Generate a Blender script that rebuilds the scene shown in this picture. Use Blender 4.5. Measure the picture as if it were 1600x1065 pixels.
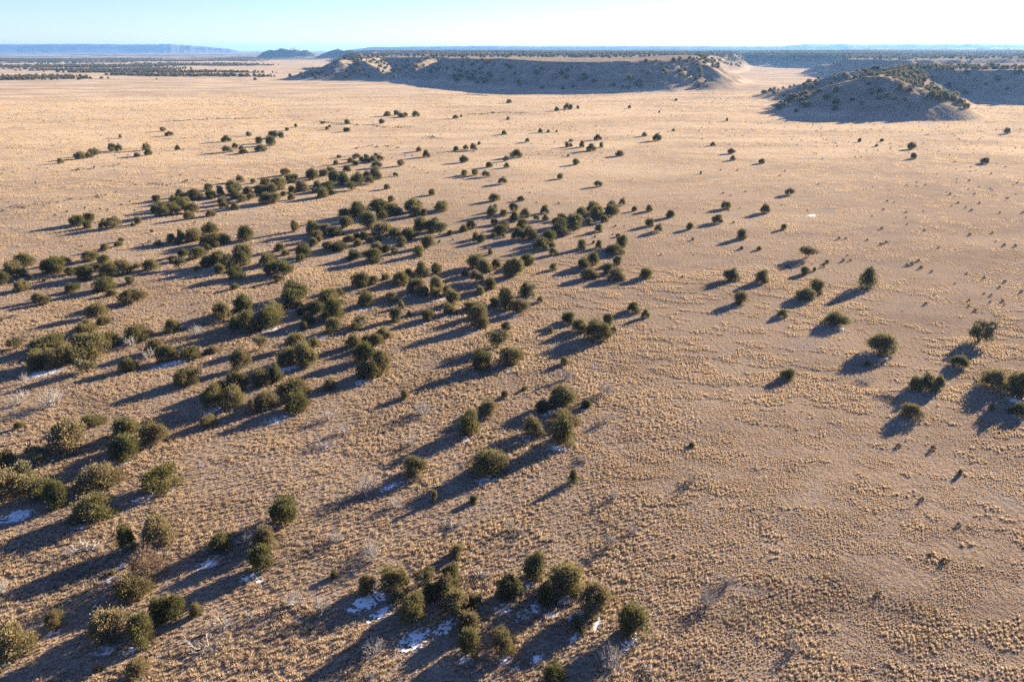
import bpy, math, random
import numpy as np
from math import radians, sin, cos, tan, pi

for o in list(bpy.data.objects):
    bpy.data.objects.remove(o)
scene = bpy.context.scene
C = scene.collection

# ------------------------------------------------------------------ camera, sky, sun, exposure
CAM_H = 60.0
PITCH = 23.1175
cam_d = bpy.data.cameras.new('camera')
cam_d.sensor_width = 36.0
cam_d.lens = 24.0
cam_d.clip_start = 0.5
cam_d.clip_end = 300000.0
cam = bpy.data.objects.new('camera', cam_d)
C.objects.link(cam)
cam.location = (0, 0, CAM_H)
cam.rotation_euler = (radians(90 - PITCH), 0, 0)
scene.camera = cam

SUN_AZ = 49.0      # degrees to the right of the view direction (+Y)
SUN_EL = 13.8
world = bpy.data.worlds.new('World')
scene.world = world
world.use_nodes = True
wn = world.node_tree
wn.nodes.clear()
sky = wn.nodes.new('ShaderNodeTexSky')
sky.sky_type = 'NISHITA'
sky.sun_disc = False
sky.sun_elevation = radians(SUN_EL)
sky.sun_rotation = radians(SUN_AZ)
sky.altitude = 1500.0
sky.air_density = 1.0
sky.dust_density = 0.2
sky.ozone_density = 2.0
bg = wn.nodes.new('ShaderNodeBackground')
bg.inputs['Strength'].default_value = 0.05
wo = wn.nodes.new('ShaderNodeOutputWorld')
tint = wn.nodes.new('ShaderNodeMix'); tint.data_type = 'RGBA'; tint.blend_type = 'MULTIPLY'   # white balance of the whole sky
tint.inputs[0].default_value = 1.0; tint.inputs[7].default_value = (0.66, 0.71, 1.0, 1.0)
wn.links.new(sky.outputs[0], tint.inputs[6])
wn.links.new(tint.outputs[2], bg.inputs[0])
wn.links.new(bg.outputs[0], wo.inputs[0])

sun_d = bpy.data.lights.new('sun', 'SUN')
sun_d.energy = 5.0
sun_d.angle = radians(0.53)
sun_d.color = (1.0, 0.81, 0.565)
sun = bpy.data.objects.new('sun', sun_d)
C.objects.link(sun)
sun.rotation_euler = (radians(90 - SUN_EL), 0, radians(180 - SUN_AZ))

scene.view_settings.view_transform = 'Standard'
scene.view_settings.look = 'None'
scene.view_settings.gamma = 1.0
scene.view_settings.use_curve_mapping = False
scene.view_settings.exposure = 2.33
scene.render.engine = 'CYCLES'
cy = scene.cycles
cy.use_denoising = False
cy.max_bounces = 5
cy.diffuse_bounces = 2
cy.glossy_bounces = 1
cy.transmission_bounces = 2
cy.volume_bounces = 0
cy.transparent_max_bounces = 8
cy.use_adaptive_sampling = False
cy.sample_clamp_indirect = 4.0

# ------------------------------------------------------------------ numpy noise
def _h(ix, iy, s):
    n = (ix.astype(np.int64) * 374761393 + iy.astype(np.int64) * 668265263 + s * 1442695041) & 0xffffffff
    n = ((n ^ (n >> 13)) * 1274126177) & 0xffffffff
    n = (n ^ (n >> 16)) & 0xffffff
    return n / float(0xffffff)

def vn(x, y, s=0):
    x = np.asarray(x, float); y = np.asarray(y, float)
    ix = np.floor(x); iy = np.floor(y); fx = x - ix; fy = y - iy
    fx = fx * fx * (3 - 2 * fx); fy = fy * fy * (3 - 2 * fy)
    a = _h(ix, iy, s); b = _h(ix + 1, iy, s); c = _h(ix, iy + 1, s); d = _h(ix + 1, iy + 1, s)
    return (a * (1 - fx) + b * fx) * (1 - fy) + (c * (1 - fx) + d * fx) * fy

def fbm(x, y, s=0, o=4):
    v = 0; a = 0.5; t = 0
    for k in range(o):
        v = v + a * vn(x * 2 ** k + 17.3 * k, y * 2 ** k - 9.1 * k, s + k); t += a; a *= 0.5
    return v / t

def sst(a, b, x):
    t = np.clip((x - a) / (b - a), 0, 1)
    return t * t * (3 - 2 * t)

# ------------------------------------------------------------------ terrain height
def P(px, d):
    """plan position at bearing given by a column of the survey sheet and a distance"""
    return ((px - 800) / 1067.0 * (0.9197 * d + 23.6), d * 1.0)

def poly_sd(x, y, pts):
    n = len(pts); best = np.full(x.shape, 1e12); inside = np.zeros(x.shape, bool)
    for i in range(n):
        ax, ay = pts[i]; bx, by = pts[(i + 1) % n]
        ex, ey = bx - ax, by - ay
        t = np.clip(((x - ax) * ex + (y - ay) * ey) / (ex * ex + ey * ey), 0, 1)
        best = np.minimum(best, (x - ax - t * ex) ** 2 + (y - ay - t * ey) ** 2)
        cond = (ay > y) != (by > y)
        xc = ax + (y - ay) * (ex) / (ey if ey != 0 else 1e-9)
        inside ^= cond & (x < xc)
    d = np.sqrt(best)
    return np.where(inside, d, -d)

def mesa(x, y, pts, H, W, amp=1.0, seed=0):
    sd = poly_sd(x, y, pts)
    big = fbm(x / 170.0, y / 170.0, seed + 3, 3) - 0.5
    small = fbm(x / 42.0, y / 42.0, seed + 9, 3) - 0.5
    sd = sd + amp * (80 * big + 44 * small)
    t = np.clip((sd + W) / W, 0, 1)
    prof = np.where(t < 0.25, t * t * 1.6, 0.1 + (t - 0.25) * 1.2)
    prof = prof - np.clip(t - 0.86, 0, 1) ** 2 * 0  # crisp rim
    prof = np.clip(prof, 0, 1)
    top = 1 + 0.13 * (fbm(x / 150.0, y / 150.0, seed + 21, 3) - 0.5)
    g = np.abs(fbm(x / 30.0, y / 30.0, seed + 31, 3) - 0.5) * 2
    return H * prof * top - 5.0 * (1 - g) ** 3 * sst(0.05, 0.4, prof) * sst(1.0, 0.7, prof)

def ridge(x, y, pts, slope, seed=0, rough=1.0, flare=1.0):
    out = np.zeros(x.shape)
    n = fbm(x / 55.0, y / 55.0, seed + 5, 3) - 0.5
    n2 = fbm(x / 17.0, y / 17.0, seed + 6, 2) - 0.5
    for (ax, ay, ah), (bx, by, bh) in zip(pts[:-1], pts[1:]):
        ex, ey = bx - ax, by - ay
        t = np.clip(((x - ax) * ex + (y - ay) * ey) / (ex * ex + ey * ey), 0, 1)
        d = np.sqrt((x - ax - t * ex) ** 2 + (y - ay - t * ey) ** 2)
        hz = ah + (bh - ah) * t
        w = np.maximum(hz / slope, 1.0)
        q = np.clip(1 - np.sqrt(d * d + 9) / (w * 1.35) + 3 / (w * 1.35), 0, 1)
        out = np.maximum(out, hz * q ** (1.35 * flare))
    g = np.abs(fbm(x / 26.0, y / 26.0, seed + 31, 3) - 0.5) * 2
    return np.maximum(0, out * (1 + rough * 0.35 * n + rough * 0.12 * n2) - 3.0 * (1 - g) ** 3 * sst(4, 14, out))

def R3(*a):
    return [(*P(p, d), h) for p, d, h in a]

HILLS = [
 # name, label-free structure; function
 ('mesa_hill', lambda x, y: np.maximum.reduce([
     mesa(x, y, [P(1098, 1400), P(1088, 1215), P(1015, 1170), P(930, 1160), P(860, 1190), P(805, 1290), P(745, 1440), P(708, 1600),
                 P(690, 1760), P(640, 1860), P(575, 1900), P(540, 2700), P(1150, 3000), P(1120, 2300), P(1090, 1800)], 43, 95, 0.5, 1),
     ridge(x, y, R3((690, 1790, 42), (672, 1640, 40), (650, 1560, 34), (640, 1500, 8)), 0.42, 5, 0.4),
     ridge(x, y, R3((590, 1880, 43), (560, 1720, 42), (530, 1640, 38), (480, 1600, 18), (440, 1560, 2)), 0.42, 8, 0.4),
     ridge(x, y, R3((560, 1720, 42), (585, 1590, 30), (610, 1500, 6)), 0.45, 11, 0.4)])),
 ('ridge_hill', lambda x, y: np.maximum.reduce([
     ridge(x, y, R3((1500, 688, 1), (1470, 700, 13), (1425, 720, 27), (1378, 735, 35), (1345, 745, 34), (1305, 775, 27), (1262, 805, 15), (1215, 835, 3)), 0.60, 13, 0.4, 0.74),
     ridge(x, y, R3((1345, 745, 34), (1385, 870, 34), (1420, 1000, 33)), 0.52, 15, 0.6, 0.8),
     ridge(x, y, R3((1400, 985, 35), (1310, 965, 34), (1270, 975, 18), (1225, 985, 2)), 0.42, 17, 0.8)])),
 ('mesa_hill', lambda x, y: mesa(x, y, [P(1405, 1090), P(1450, 1020), P(1520, 975), P(1600, 955), P(1750, 900), P(2000, 1000), P(2000, 1700),
                 P(1640, 1560), P(1500, 1420), P(1400, 1330)], 34.5, 80, 0.5, 31)),
 ('mesa_hill', lambda x, y: mesa(x, y, [P(1300, 1900), P(1330, 1750), P(1420, 1650), P(1520, 1760), P(1640, 1800), P(1800, 1750), P(2000, 1900), P(2000, 2500), P(1500, 2500)], 38, 110, 0.9, 41)),
 ('mesa_hill', lambda x, y: mesa(x, y, [P(1175, 3000), P(1230, 2650), P(1320, 2500), P(1420, 2650), P(1600, 2550), P(1900, 2600), P(1950, 3600), P(1150, 3600)], 41, 140, 1.2, 51)),
 ('plateau', lambda x, y: mesa(x, y, [P(560, 3900), P(640, 3500), P(760, 3300), P(900, 3100), P(1010, 3000), P(1080, 3300), P(1130, 3700), P(1200, 3900), P(1400, 3800), P(1700, 3700), P(2300, 3800),
                 P(2300, 9500), P(620, 9500)], 46, 200, 1.6, 61)),
 ('butte', lambda x, y: ridge(x, y, [(*P(398, 6050), 4), (*P(424, 6050), 70), (*P(462, 6000), 72), (*P(470, 6000), 50), (*P(478, 6000), 58), (*P(496, 6050), 12)], 0.85, 71, 0.3, 0.7)),
 ('butte', lambda x, y: ridge(x, y, [(*P(496, 5450), 8), (*P(520, 5400), 60), (*P(545, 5350), 60), (*P(600, 5200), 42), (*P(660, 4800), 44)], 0.6, 75, 0.3, 0.7)),
]

def base_h(x, y):
    r = np.hypot(x, y)
    h = 0.5 * (fbm(x / 38.0, y / 38.0, 101, 3) - 0.5) * sst(40, 160, r)
    h = h + 2.4 * (fbm(x / 190.0, y / 190.0, 111, 3) - 0.5) * sst(220, 700, r)
    bx, by = P(1115, 1330)
    h = h + 8.0 * np.exp(-((x - bx) / 170.0) ** 2 - ((y - by) / 230.0) ** 2)
    h = h + 9.0 * (fbm(x / 900.0, y / 900.0, 121, 3) - 0.5) * sst(900, 2600, r)
    return h

def height(x, y):
    x = np.atleast_1d(np.asarray(x, float)); y = np.atleast_1d(np.asarray(y, float))
    hs = np.zeros(x.shape)
    far = np.hypot(x, y) > 520
    if far.any():
        v = np.zeros(far.sum())
        for n, f in HILLS:
            v = np.maximum(v, f(x[far], y[far]))
        hs[far] = v
    return base_h(x, y) + hs

def hz(x, y):
    return float(height([x], [y])[0])

def tuftiness(x, y):
    """1 where the ground is thick with bunch grass, 0 on the bare, fine-grained flats to the right"""
    edge = 24 - np.maximum(0, y - 120) * 0.42
    t = sst(-16, 16, edge - x + 26 * (fbm(x / 21.0, y / 21.0, 131, 3) - 0.5))
    return t

# ------------------------------------------------------------------ materials
def nmat(name):
    m = bpy.data.materials.new(name); m.use_nodes = True
    nt = m.node_tree; nt.nodes.clear()
    out = nt.nodes.new('ShaderNodeOutputMaterial')
    return m, nt, out

class N:
    def __init__(s, nt): s.nt = nt
    def new(s, t, **kw):
        n = s.nt.nodes.new(t)
        for k, v in kw.items(): setattr(n, k, v)
        return n
    def link(s, a, b): s.nt.links.new(a, b)
    def noise(s, vec, scale, detail=3.0, rough=0.55, lac=2.0):
        n = s.new('ShaderNodeTexNoise'); n.inputs['Scale'].default_value = scale
        n.inputs['Detail'].default_value = detail; n.inputs['Roughness'].default_value = rough
        s.link(vec, n.inputs['Vector']); return n.outputs['Fac']
    def rng(s, v, a, b, c=0.0, d=1.0, smooth=True):
        n = s.new('ShaderNodeMapRange'); n.interpolation_type = 'SMOOTHSTEP' if smooth else 'LINEAR'
        s.link(v, n.inputs[0]); n.inputs[1].default_value = a; n.inputs[2].default_value = b
        n.inputs[3].default_value = c; n.inputs[4].default_value = d; return n.outputs[0]
    def mix(s, f, a, b):
        n = s.new('ShaderNodeMix', data_type='RGBA')
        for v, i in ((f, 0), (a, 6), (b, 7)):
            if hasattr(v, 'is_linked'): s.link(v, n.inputs[i])
            elif isinstance(v, tuple): n.inputs[i].default_value = (*v, 1)
            else: n.inputs[i].default_value = v
        return n.outputs[2]
    def math(s, op, a, b=None):
        n = s.new('ShaderNodeMath', operation=op)
        for v, i in ((a, 0), (b, 1)):
            if v is None: continue
            if hasattr(v, 'is_linked'): s.link(v, n.inputs[i])
            else: n.inputs[i].default_value = v
        return n.outputs[0]
    def mapping(s, vec, scale=(1, 1, 1), rot=0.0):
        n = s.new('ShaderNodeMapping'); n.inputs['Scale'].default_value = scale
        n.inputs['Rotation'].default_value = (0, 0, rot); s.link(vec, n.inputs[0]); return n.outputs[0]

SOIL = (0.180, 0.139, 0.107)
LITTER = (0.245, 0.190, 0.140)
GRASS_A = (0.56, 0.450, 0.325)
GRASS_B = (0.41, 0.318, 0.222)

def range_colour(n, pos):
    """slow drift between rusty, straw and greyish grass over the plain"""
    streak = n.noise(n.mapping(pos, (0.35, 1.0, 1.0), radians(-14)), 0.030, 4, 0.6)
    return streak

def mat_ground():
    m, nt, out = nmat('prairie_soil'); n = N(nt)
    pos = n.new('ShaderNodeNewGeometry').outputs['Position']
    wood = n.new('ShaderNodeAttribute', attribute_name='wood').outputs['Fac']
    tuft = n.new('ShaderNodeAttribute', attribute_name='tuft').outputs['Fac']
    big = range_colour(n, pos)
    mid = n.noise(n.mapping(pos, (0.6, 1.0, 1.0), radians(-20)), 0.16, 5, 0.6)
    fine = n.noise(pos, 1.7, 4, 0.65)
    vfine = n.noise(pos, 7.0, 3, 0.6)
    c = n.mix(n.rng(mid, 0.38, 0.62), SOIL, LITTER)
    c = n.mix(n.rng(big, 0.35, 0.68, 0, 0.75), c, (0.32, 0.250, 0.182))
    c = n.mix(n.rng(fine, 0.40, 0.68, 0, 0.55), c, (0.150, 0.115, 0.096))
    c = n.mix(n.rng(vfine, 0.5, 0.75, 0, 0.45), c, (0.40, 0.31, 0.225))
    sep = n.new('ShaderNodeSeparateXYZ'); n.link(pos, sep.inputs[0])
    far = n.rng(n.math('ADD', sep.outputs[1], n.math('MULTIPLY', n.noise(pos, 0.012, 3), 160.0)), 200, 620, 0, 0.8)  # sunlit brightness of the far plain put into a paler ground colour
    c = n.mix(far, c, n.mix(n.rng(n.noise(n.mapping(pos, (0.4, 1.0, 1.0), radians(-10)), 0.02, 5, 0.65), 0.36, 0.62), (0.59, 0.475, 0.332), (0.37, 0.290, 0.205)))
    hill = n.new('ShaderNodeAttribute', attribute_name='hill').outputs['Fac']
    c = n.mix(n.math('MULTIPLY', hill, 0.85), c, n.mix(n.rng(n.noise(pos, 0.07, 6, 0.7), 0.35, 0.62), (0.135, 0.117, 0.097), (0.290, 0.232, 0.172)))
    # cool, stony washes
    wash = n.noise(n.mapping(pos, (0.5, 1.0, 1.0), radians(-24)), 0.085, 5, 0.65)
    c = n.mix(n.rng(wash, 0.57, 0.70, 0, 0.75), c, (0.225, 0.195, 0.178))
    # woodland too far off to tell the trees apart
    wn_ = n.noise(n.mapping(pos, (0.35, 1.0, 1.0)), 0.0022, 6, 0.62)
    wf = n.noise(n.mapping(pos, (0.45, 1.0, 1.0)), 0.011, 5, 0.65)
    wm = n.math('MAXIMUM', n.rng(wn_, 0.46, 0.56), n.rng(wf, 0.50, 0.58))
    wfac = n.math('ADD', n.math('MULTIPLY', wm, n.math('MINIMUM', wood, 1.0)), n.math('MAXIMUM', n.math('SUBTRACT', wood, 1.0), 0.0))
    wc = n.new('ShaderNodeClamp'); n.link(wfac, wc.inputs[0])
    c = n.mix(wc.outputs[0], c, (0.045, 0.055, 0.030))
    b = n.new('ShaderNodeBsdfPrincipled'); b.inputs['Roughness'].default_value = 1.0
    b.inputs['Specular IOR Level'].default_value = 0.0
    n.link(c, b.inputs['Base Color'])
    bump = n.new('ShaderNodeBump'); bump.inputs['Strength'].default_value = 1.0; bump.inputs['Distance'].default_value = 0.22
    hsum = n.math('ADD', n.noise(pos, 1.15, 3, 0.6), n.math('MULTIPLY', n.noise(pos, 4.2, 2, 0.6), 0.35))
    n.link(hsum, bump.inputs['Height']); n.link(bump.outputs[0], b.inputs['Normal'])
    n.link(b.outputs[0], out.inputs[0])
    return m

def mat_leafy(name, ca, cb, trans=0.25, posmix=None):
    m, nt, out = nmat(name); n = N(nt)
    rnd = n.new('ShaderNodeObjectInfo').outputs['Random']
    pos = n.new('ShaderNodeNewGeometry').outputs['Position']
    f = n.math('ADD', n.math('MULTIPLY', rnd, 0.85), n.math('MULTIPLY', n.noise(pos, 1.1, 3, 0.6), 0.6))
    c = n.mix(n.rng(f, 0.2, 1.25), ca, cb)
    if posmix:
        c = n.mix(n.rng(n.noise(n.mapping(pos, (0.7, 1.0, 1.0), radians(-20)), 0.11, 4, 0.6), 0.50, 0.66, 0, 0.7), c, (0.28, 0.220, 0.170))
        c = n.mix(n.rng(n.noise(n.mapping(pos, (0.5, 1.0, 1.0), radians(-28)), 0.19, 4, 0.6), 0.53, 0.68, 0, 0.5), c, (0.60, 0.47, 0.31))
        c = n.mix(n.rng(range_colour(n, pos), 0.35, 0.68, 0, 0.5), c, posmix)
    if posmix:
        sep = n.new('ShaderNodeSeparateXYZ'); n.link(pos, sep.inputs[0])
        far = n.rng(n.math('ADD', sep.outputs[1], n.math('MULTIPLY', n.noise(pos, 0.012, 3), 160.0)), 200, 520, 0, 0.85)  # backlit glow of distant grass painted in as paler straw along Y
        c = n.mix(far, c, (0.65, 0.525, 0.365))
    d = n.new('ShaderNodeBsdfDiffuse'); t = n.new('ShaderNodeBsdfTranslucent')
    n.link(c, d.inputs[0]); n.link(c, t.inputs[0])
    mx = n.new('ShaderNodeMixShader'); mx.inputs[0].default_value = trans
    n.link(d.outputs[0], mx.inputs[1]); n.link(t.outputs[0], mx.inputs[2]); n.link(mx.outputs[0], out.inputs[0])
    return m

def mat_plain(name, ca, cb, scale=3.0, rough=0.9):
    m, nt, out = nmat(name); n = N(nt)
    pos = n.new('ShaderNodeNewGeometry').outputs['Position']
    c = n.mix(n.rng(n.noise(pos, scale, 4, 0.6), 0.3, 0.7), ca, cb)
    b = n.new('ShaderNodeBsdfPrincipled'); b.inputs['Roughness'].default_value = rough
    b.inputs['Specular IOR Level'].default_value = 0.1
    n.link(c, b.inputs['Base Color']); n.link(b.outputs[0], out.inputs[0])
    return m

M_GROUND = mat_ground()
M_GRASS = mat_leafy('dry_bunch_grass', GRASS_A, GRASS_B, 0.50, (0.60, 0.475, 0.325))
M_FOL = {
 'r': mat_leafy('juniper_green', (0.105, 0.108, 0.042), (0.220, 0.192, 0.090), 0.32),
 'b': mat_leafy('juniper_olive', (0.165, 0.142, 0.066), (0.228, 0.190, 0.104), 0.30),
 's': mat_leafy('juniper_sparse', (0.130, 0.120, 0.060), (0.200, 0.180, 0.100), 0.30),
 'u': mat_leafy('juniper_upright', (0.100, 0.104, 0.038), (0.180, 0.165, 0.070), 0.30),
 'g': mat_leafy('half_dead_twigs', (0.170, 0.125, 0.085), (0.230, 0.175, 0.125), 0.12),
 't': mat_leafy('dark_bush', (0.060, 0.052, 0.032), (0.095, 0.080, 0.050), 0.1),
}
M_BARK = mat_plain('juniper_bark', (0.14, 0.105, 0.08), (0.26, 0.215, 0.175), 9.0)
M_DEAD = mat_plain('bleached_wood', (0.24, 0.22, 0.205), (0.42, 0.395, 0.38), 2.5)
M_SNOW = mat_plain('thin_snow', (0.66, 0.69, 0.73), (0.80, 0.82, 0.85), 6.0, 0.6)
M_FAR = mat_plain('forested_tableland', (0.14, 0.15, 0.13), (0.26, 0.24, 0.20), 0.0009)

# ------------------------------------------------------------------ mesh helpers
def mesh_np(name, V, Fc, mat, smooth=False):
    me = bpy.data.meshes.new(name)
    V = np.asarray(V, np.float32); Fc = np.asarray(Fc, np.int32)
    k = Fc.shape[1]
    me.vertices.add(len(V)); me.vertices.foreach_set('co', V.ravel())
    me.loops.add(Fc.size); me.loops.foreach_set('vertex_index', Fc.ravel())
    me.polygons.add(len(Fc)); me.polygons.foreach_set('loop_start', np.arange(0, Fc.size, k, dtype=np.int32))
    me.update(calc_edges=True)
    if mat: me.materials.append(mat)
    if smooth: me.polygons.foreach_set('use_smooth', np.ones(len(Fc), bool))
    return me

def link(name, me, parent=None):
    o = bpy.data.objects.new(name, me); C.objects.link(o)
    if parent: o.parent = parent
    return o

def tag(o, label, cat, group=None):
    o['label'] = label; o['category'] = cat
    if group: o['group'] = group
    return o

# ------------------------------------------------------------------ the ground sheet and the hills standing in it
def woodmask(x, y, hm, hid):
    r = np.hypot(x, y)
    w = np.maximum(sst(4200, 5200, r), sst(1900, 2600, r) * sst(10, 30, hm))
    return np.where(hid >= 6, 1.9, np.clip(w, 0, 1))

def build_ground():
    fine = np.arange(-54, 54.01, 0.18)
    coarse = np.arange(58, 302.01, 4.0)
    az = np.radians(np.concatenate([fine, coarse]))
    rr = [8, 20, 32]
    r = 40.0
    while r < 560: r *= 1.03; rr.append(r)
    while r < 2000: r += 5.5 if r < 1250 else 8.0; rr.append(r)
    while r < 6500: r *= 1.012; rr.append(r)
    while r < 29000: r *= 1.05; rr.append(r)
    rr = np.array(rr); na, nr = len(az), len(rr)
    X = rr[:, None] * np.sin(az)[None]; Y = rr[:, None] * np.cos(az)[None]
    xf, yf = X.ravel(), Y.ravel()
    hb = base_h(xf, yf)
    hills = np.zeros((len(HILLS), xf.size))
    sel = (np.hypot(xf, yf) > 520) & (np.hypot(xf, yf) < 11000) & (np.abs(np.degrees(np.arctan2(xf, yf))) < 54.1)
    for k, (n, f) in enumerate(HILLS):
        hills[k, sel] = f(xf[sel], yf[sel])
    hm = hills.max(0); hid = np.where(hm > 0.6, hills.argmax(0), -1)
    V = np.stack([xf, yf, hb + hm], 1)
    V = np.vstack([V, [[0, 0, float(base_h(np.array([0.]), np.array([0.]))[0])]]])
    i = np.arange(nr - 1)[:, None]; j = np.arange(na)[None]
    a = i * na + j; b = i * na + (j + 1) % na; c = (i + 1) * na + (j + 1) % na; d = (i + 1) * na + j
    Q = np.stack([a, d, c, b], -1).reshape(-1, 4)[:, ::-1]
    fid = hid[Q].max(1)
    wood = woodmask(xf, yf, hm, hid); hl = np.append(sst(1.5, 9, hm), 0); wood = np.append(wood, 0)
    tf = np.append(tuftiness(xf, yf), 1.0)
    def emit(name, faces):
        used, inv = np.unique(faces, return_inverse=True)
        me = mesh_np(name, V[used], inv.reshape(-1, 4), M_GROUND, True)
        at = me.attributes.new('wood', 'FLOAT', 'POINT'); at.data.foreach_set('value', wood[used].astype(np.float32))
        at = me.attributes.new('hill', 'FLOAT', 'POINT'); at.data.foreach_set('value', hl[used].astype(np.float32))
        at = me.attributes.new('tuft', 'FLOAT', 'POINT'); at.data.foreach_set('value', tf[used].astype(np.float32))
        o = link(name, me); o['kind'] = 'structure'; return o
    emit('prairie_ground', Q[fid < 0])
    for k, (n, f) in enumerate(HILLS):
        if (fid == k).any(): emit(n, Q[fid == k])
    cap = np.array([[na * nr, k, (k + 1) % na] for k in range(na)])[:, [0, 2, 1]]
    used, inv = np.unique(cap, return_inverse=True)
    o = link('prairie_ground', mesh_np('prairie_ground', V[used], inv.reshape(-1, 3), M_GROUND, True)); o['kind'] = 'structure'

build_ground()

def far_mesa(name, prof, d, depth):
    """prof: (survey column, height above the plain)"""
    V = []; F = []
    rnd = random.Random(len(prof) * 7 + int(d))
    cols = []
    for (p0, h0), (p1, h1) in zip(prof[:-1], prof[1:]):
        for k in range(10):
            cols.append((p0 + (p1 - p0) * k / 10, h0 + (h1 - h0) * k / 10))
    cols.append(prof[-1])
    for p, h in cols:
        h = h * (1 + rnd.uniform(-0.025, 0.025))
        s = 3.2 * h
        for dd, hh in ((d - s, -5), (d - s * 0.55, h * 0.32), (d - s * 0.25, h * 0.66), (d, h), (d + depth, h * 0.97), (d + depth + s, -5)):
            x, y = P(p, dd + rnd.uniform(-0.04, 0.04) * s); V.append((x, y, hh))
    for i in range(len(cols) - 1):
        for k in range(5):
            a = i * 6 + k; F.append((a, a + 6, a + 7, a + 1))
    o = link(name, mesh_np(name, V, F, M_FAR)); o['kind'] = 'structure'

far_mesa('distant_mesa', [(-220, 138), (0, 140), (120, 144), (230, 136), (266, 144), (300, 120), (335, 88), (362, 62), (380, 15)], 13000, 2400)
far_mesa('distant_mesa', [(540, 40), (580, 90), (700, 103), (760, 111), (850, 102), (1000, 108), (1100, 106), (1180, 102), (1225, 108), (1255, 138), (1330, 136), (1450, 137), (1600, 141), (1850, 143)], 11800, 2600)
far_mesa('distant_mesa', [(1308, 40), (1318, 74), (1450, 75), (1700, 76)], 8800, 1500)

# ------------------------------------------------------------------ air: pale blue haze
def build_haze():
    m, nt, out = nmat('haze_air')
    v = nt.nodes.new('ShaderNodeVolumePrincipled')
    v.inputs['Color'].default_value = (0.22, 0.48, 1.0, 1)
    v.inputs['Density'].default_value = HAZE
    v.inputs['Anisotropy'].default_value = 0.25
    nt.links.new(v.outputs[0], out.inputs['Volume'])
    s = 31000.0; z0, z1 = -12.0, 178.0
    V = [(-s, -s, z0), (s, -s, z0), (s, s, z0), (-s, s, z0), (-s, -s, z1), (s, -s, z1), (s, s, z1), (-s, s, z1)]
    F = [(0, 3, 2, 1), (4, 5, 6, 7), (0, 1, 5, 4), (1, 2, 6, 5), (2, 3, 7, 6), (3, 0, 4, 7)]
    o = link('haze', mesh_np('haze', V, F, m)); o['kind'] = 'stuff'; o['label'] = 'thin blue haze over the distant plain'

HAZE = 4.8e-5
build_haze()

# ------------------------------------------------------------------ juniper shapes (unit: width 1, height 1, foot at z = 0)
def tube(V, F, p0, p1, r0, r1, k=5):
    p0 = np.array(p0, float); p1 = np.array(p1, float); d = p1 - p0; L = np.linalg.norm(d) or 1e-6; d /= L
    u = np.cross(d, (0, 0, 1) if abs(d[2]) < 0.9 else (1, 0, 0)); u /= np.linalg.norm(u); w = np.cross(d, u)
    b = len(V)
    for p, r in ((p0, r0), (p1, r1)):
        for i in range(k):
            a = 2 * pi * i / k; V.append(p + r * (cos(a) * u + sin(a) * w))
    for i in range(k):
        j = (i + 1) % k; F.append((b + i, b + j, b + k + j, b + k + i))

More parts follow.
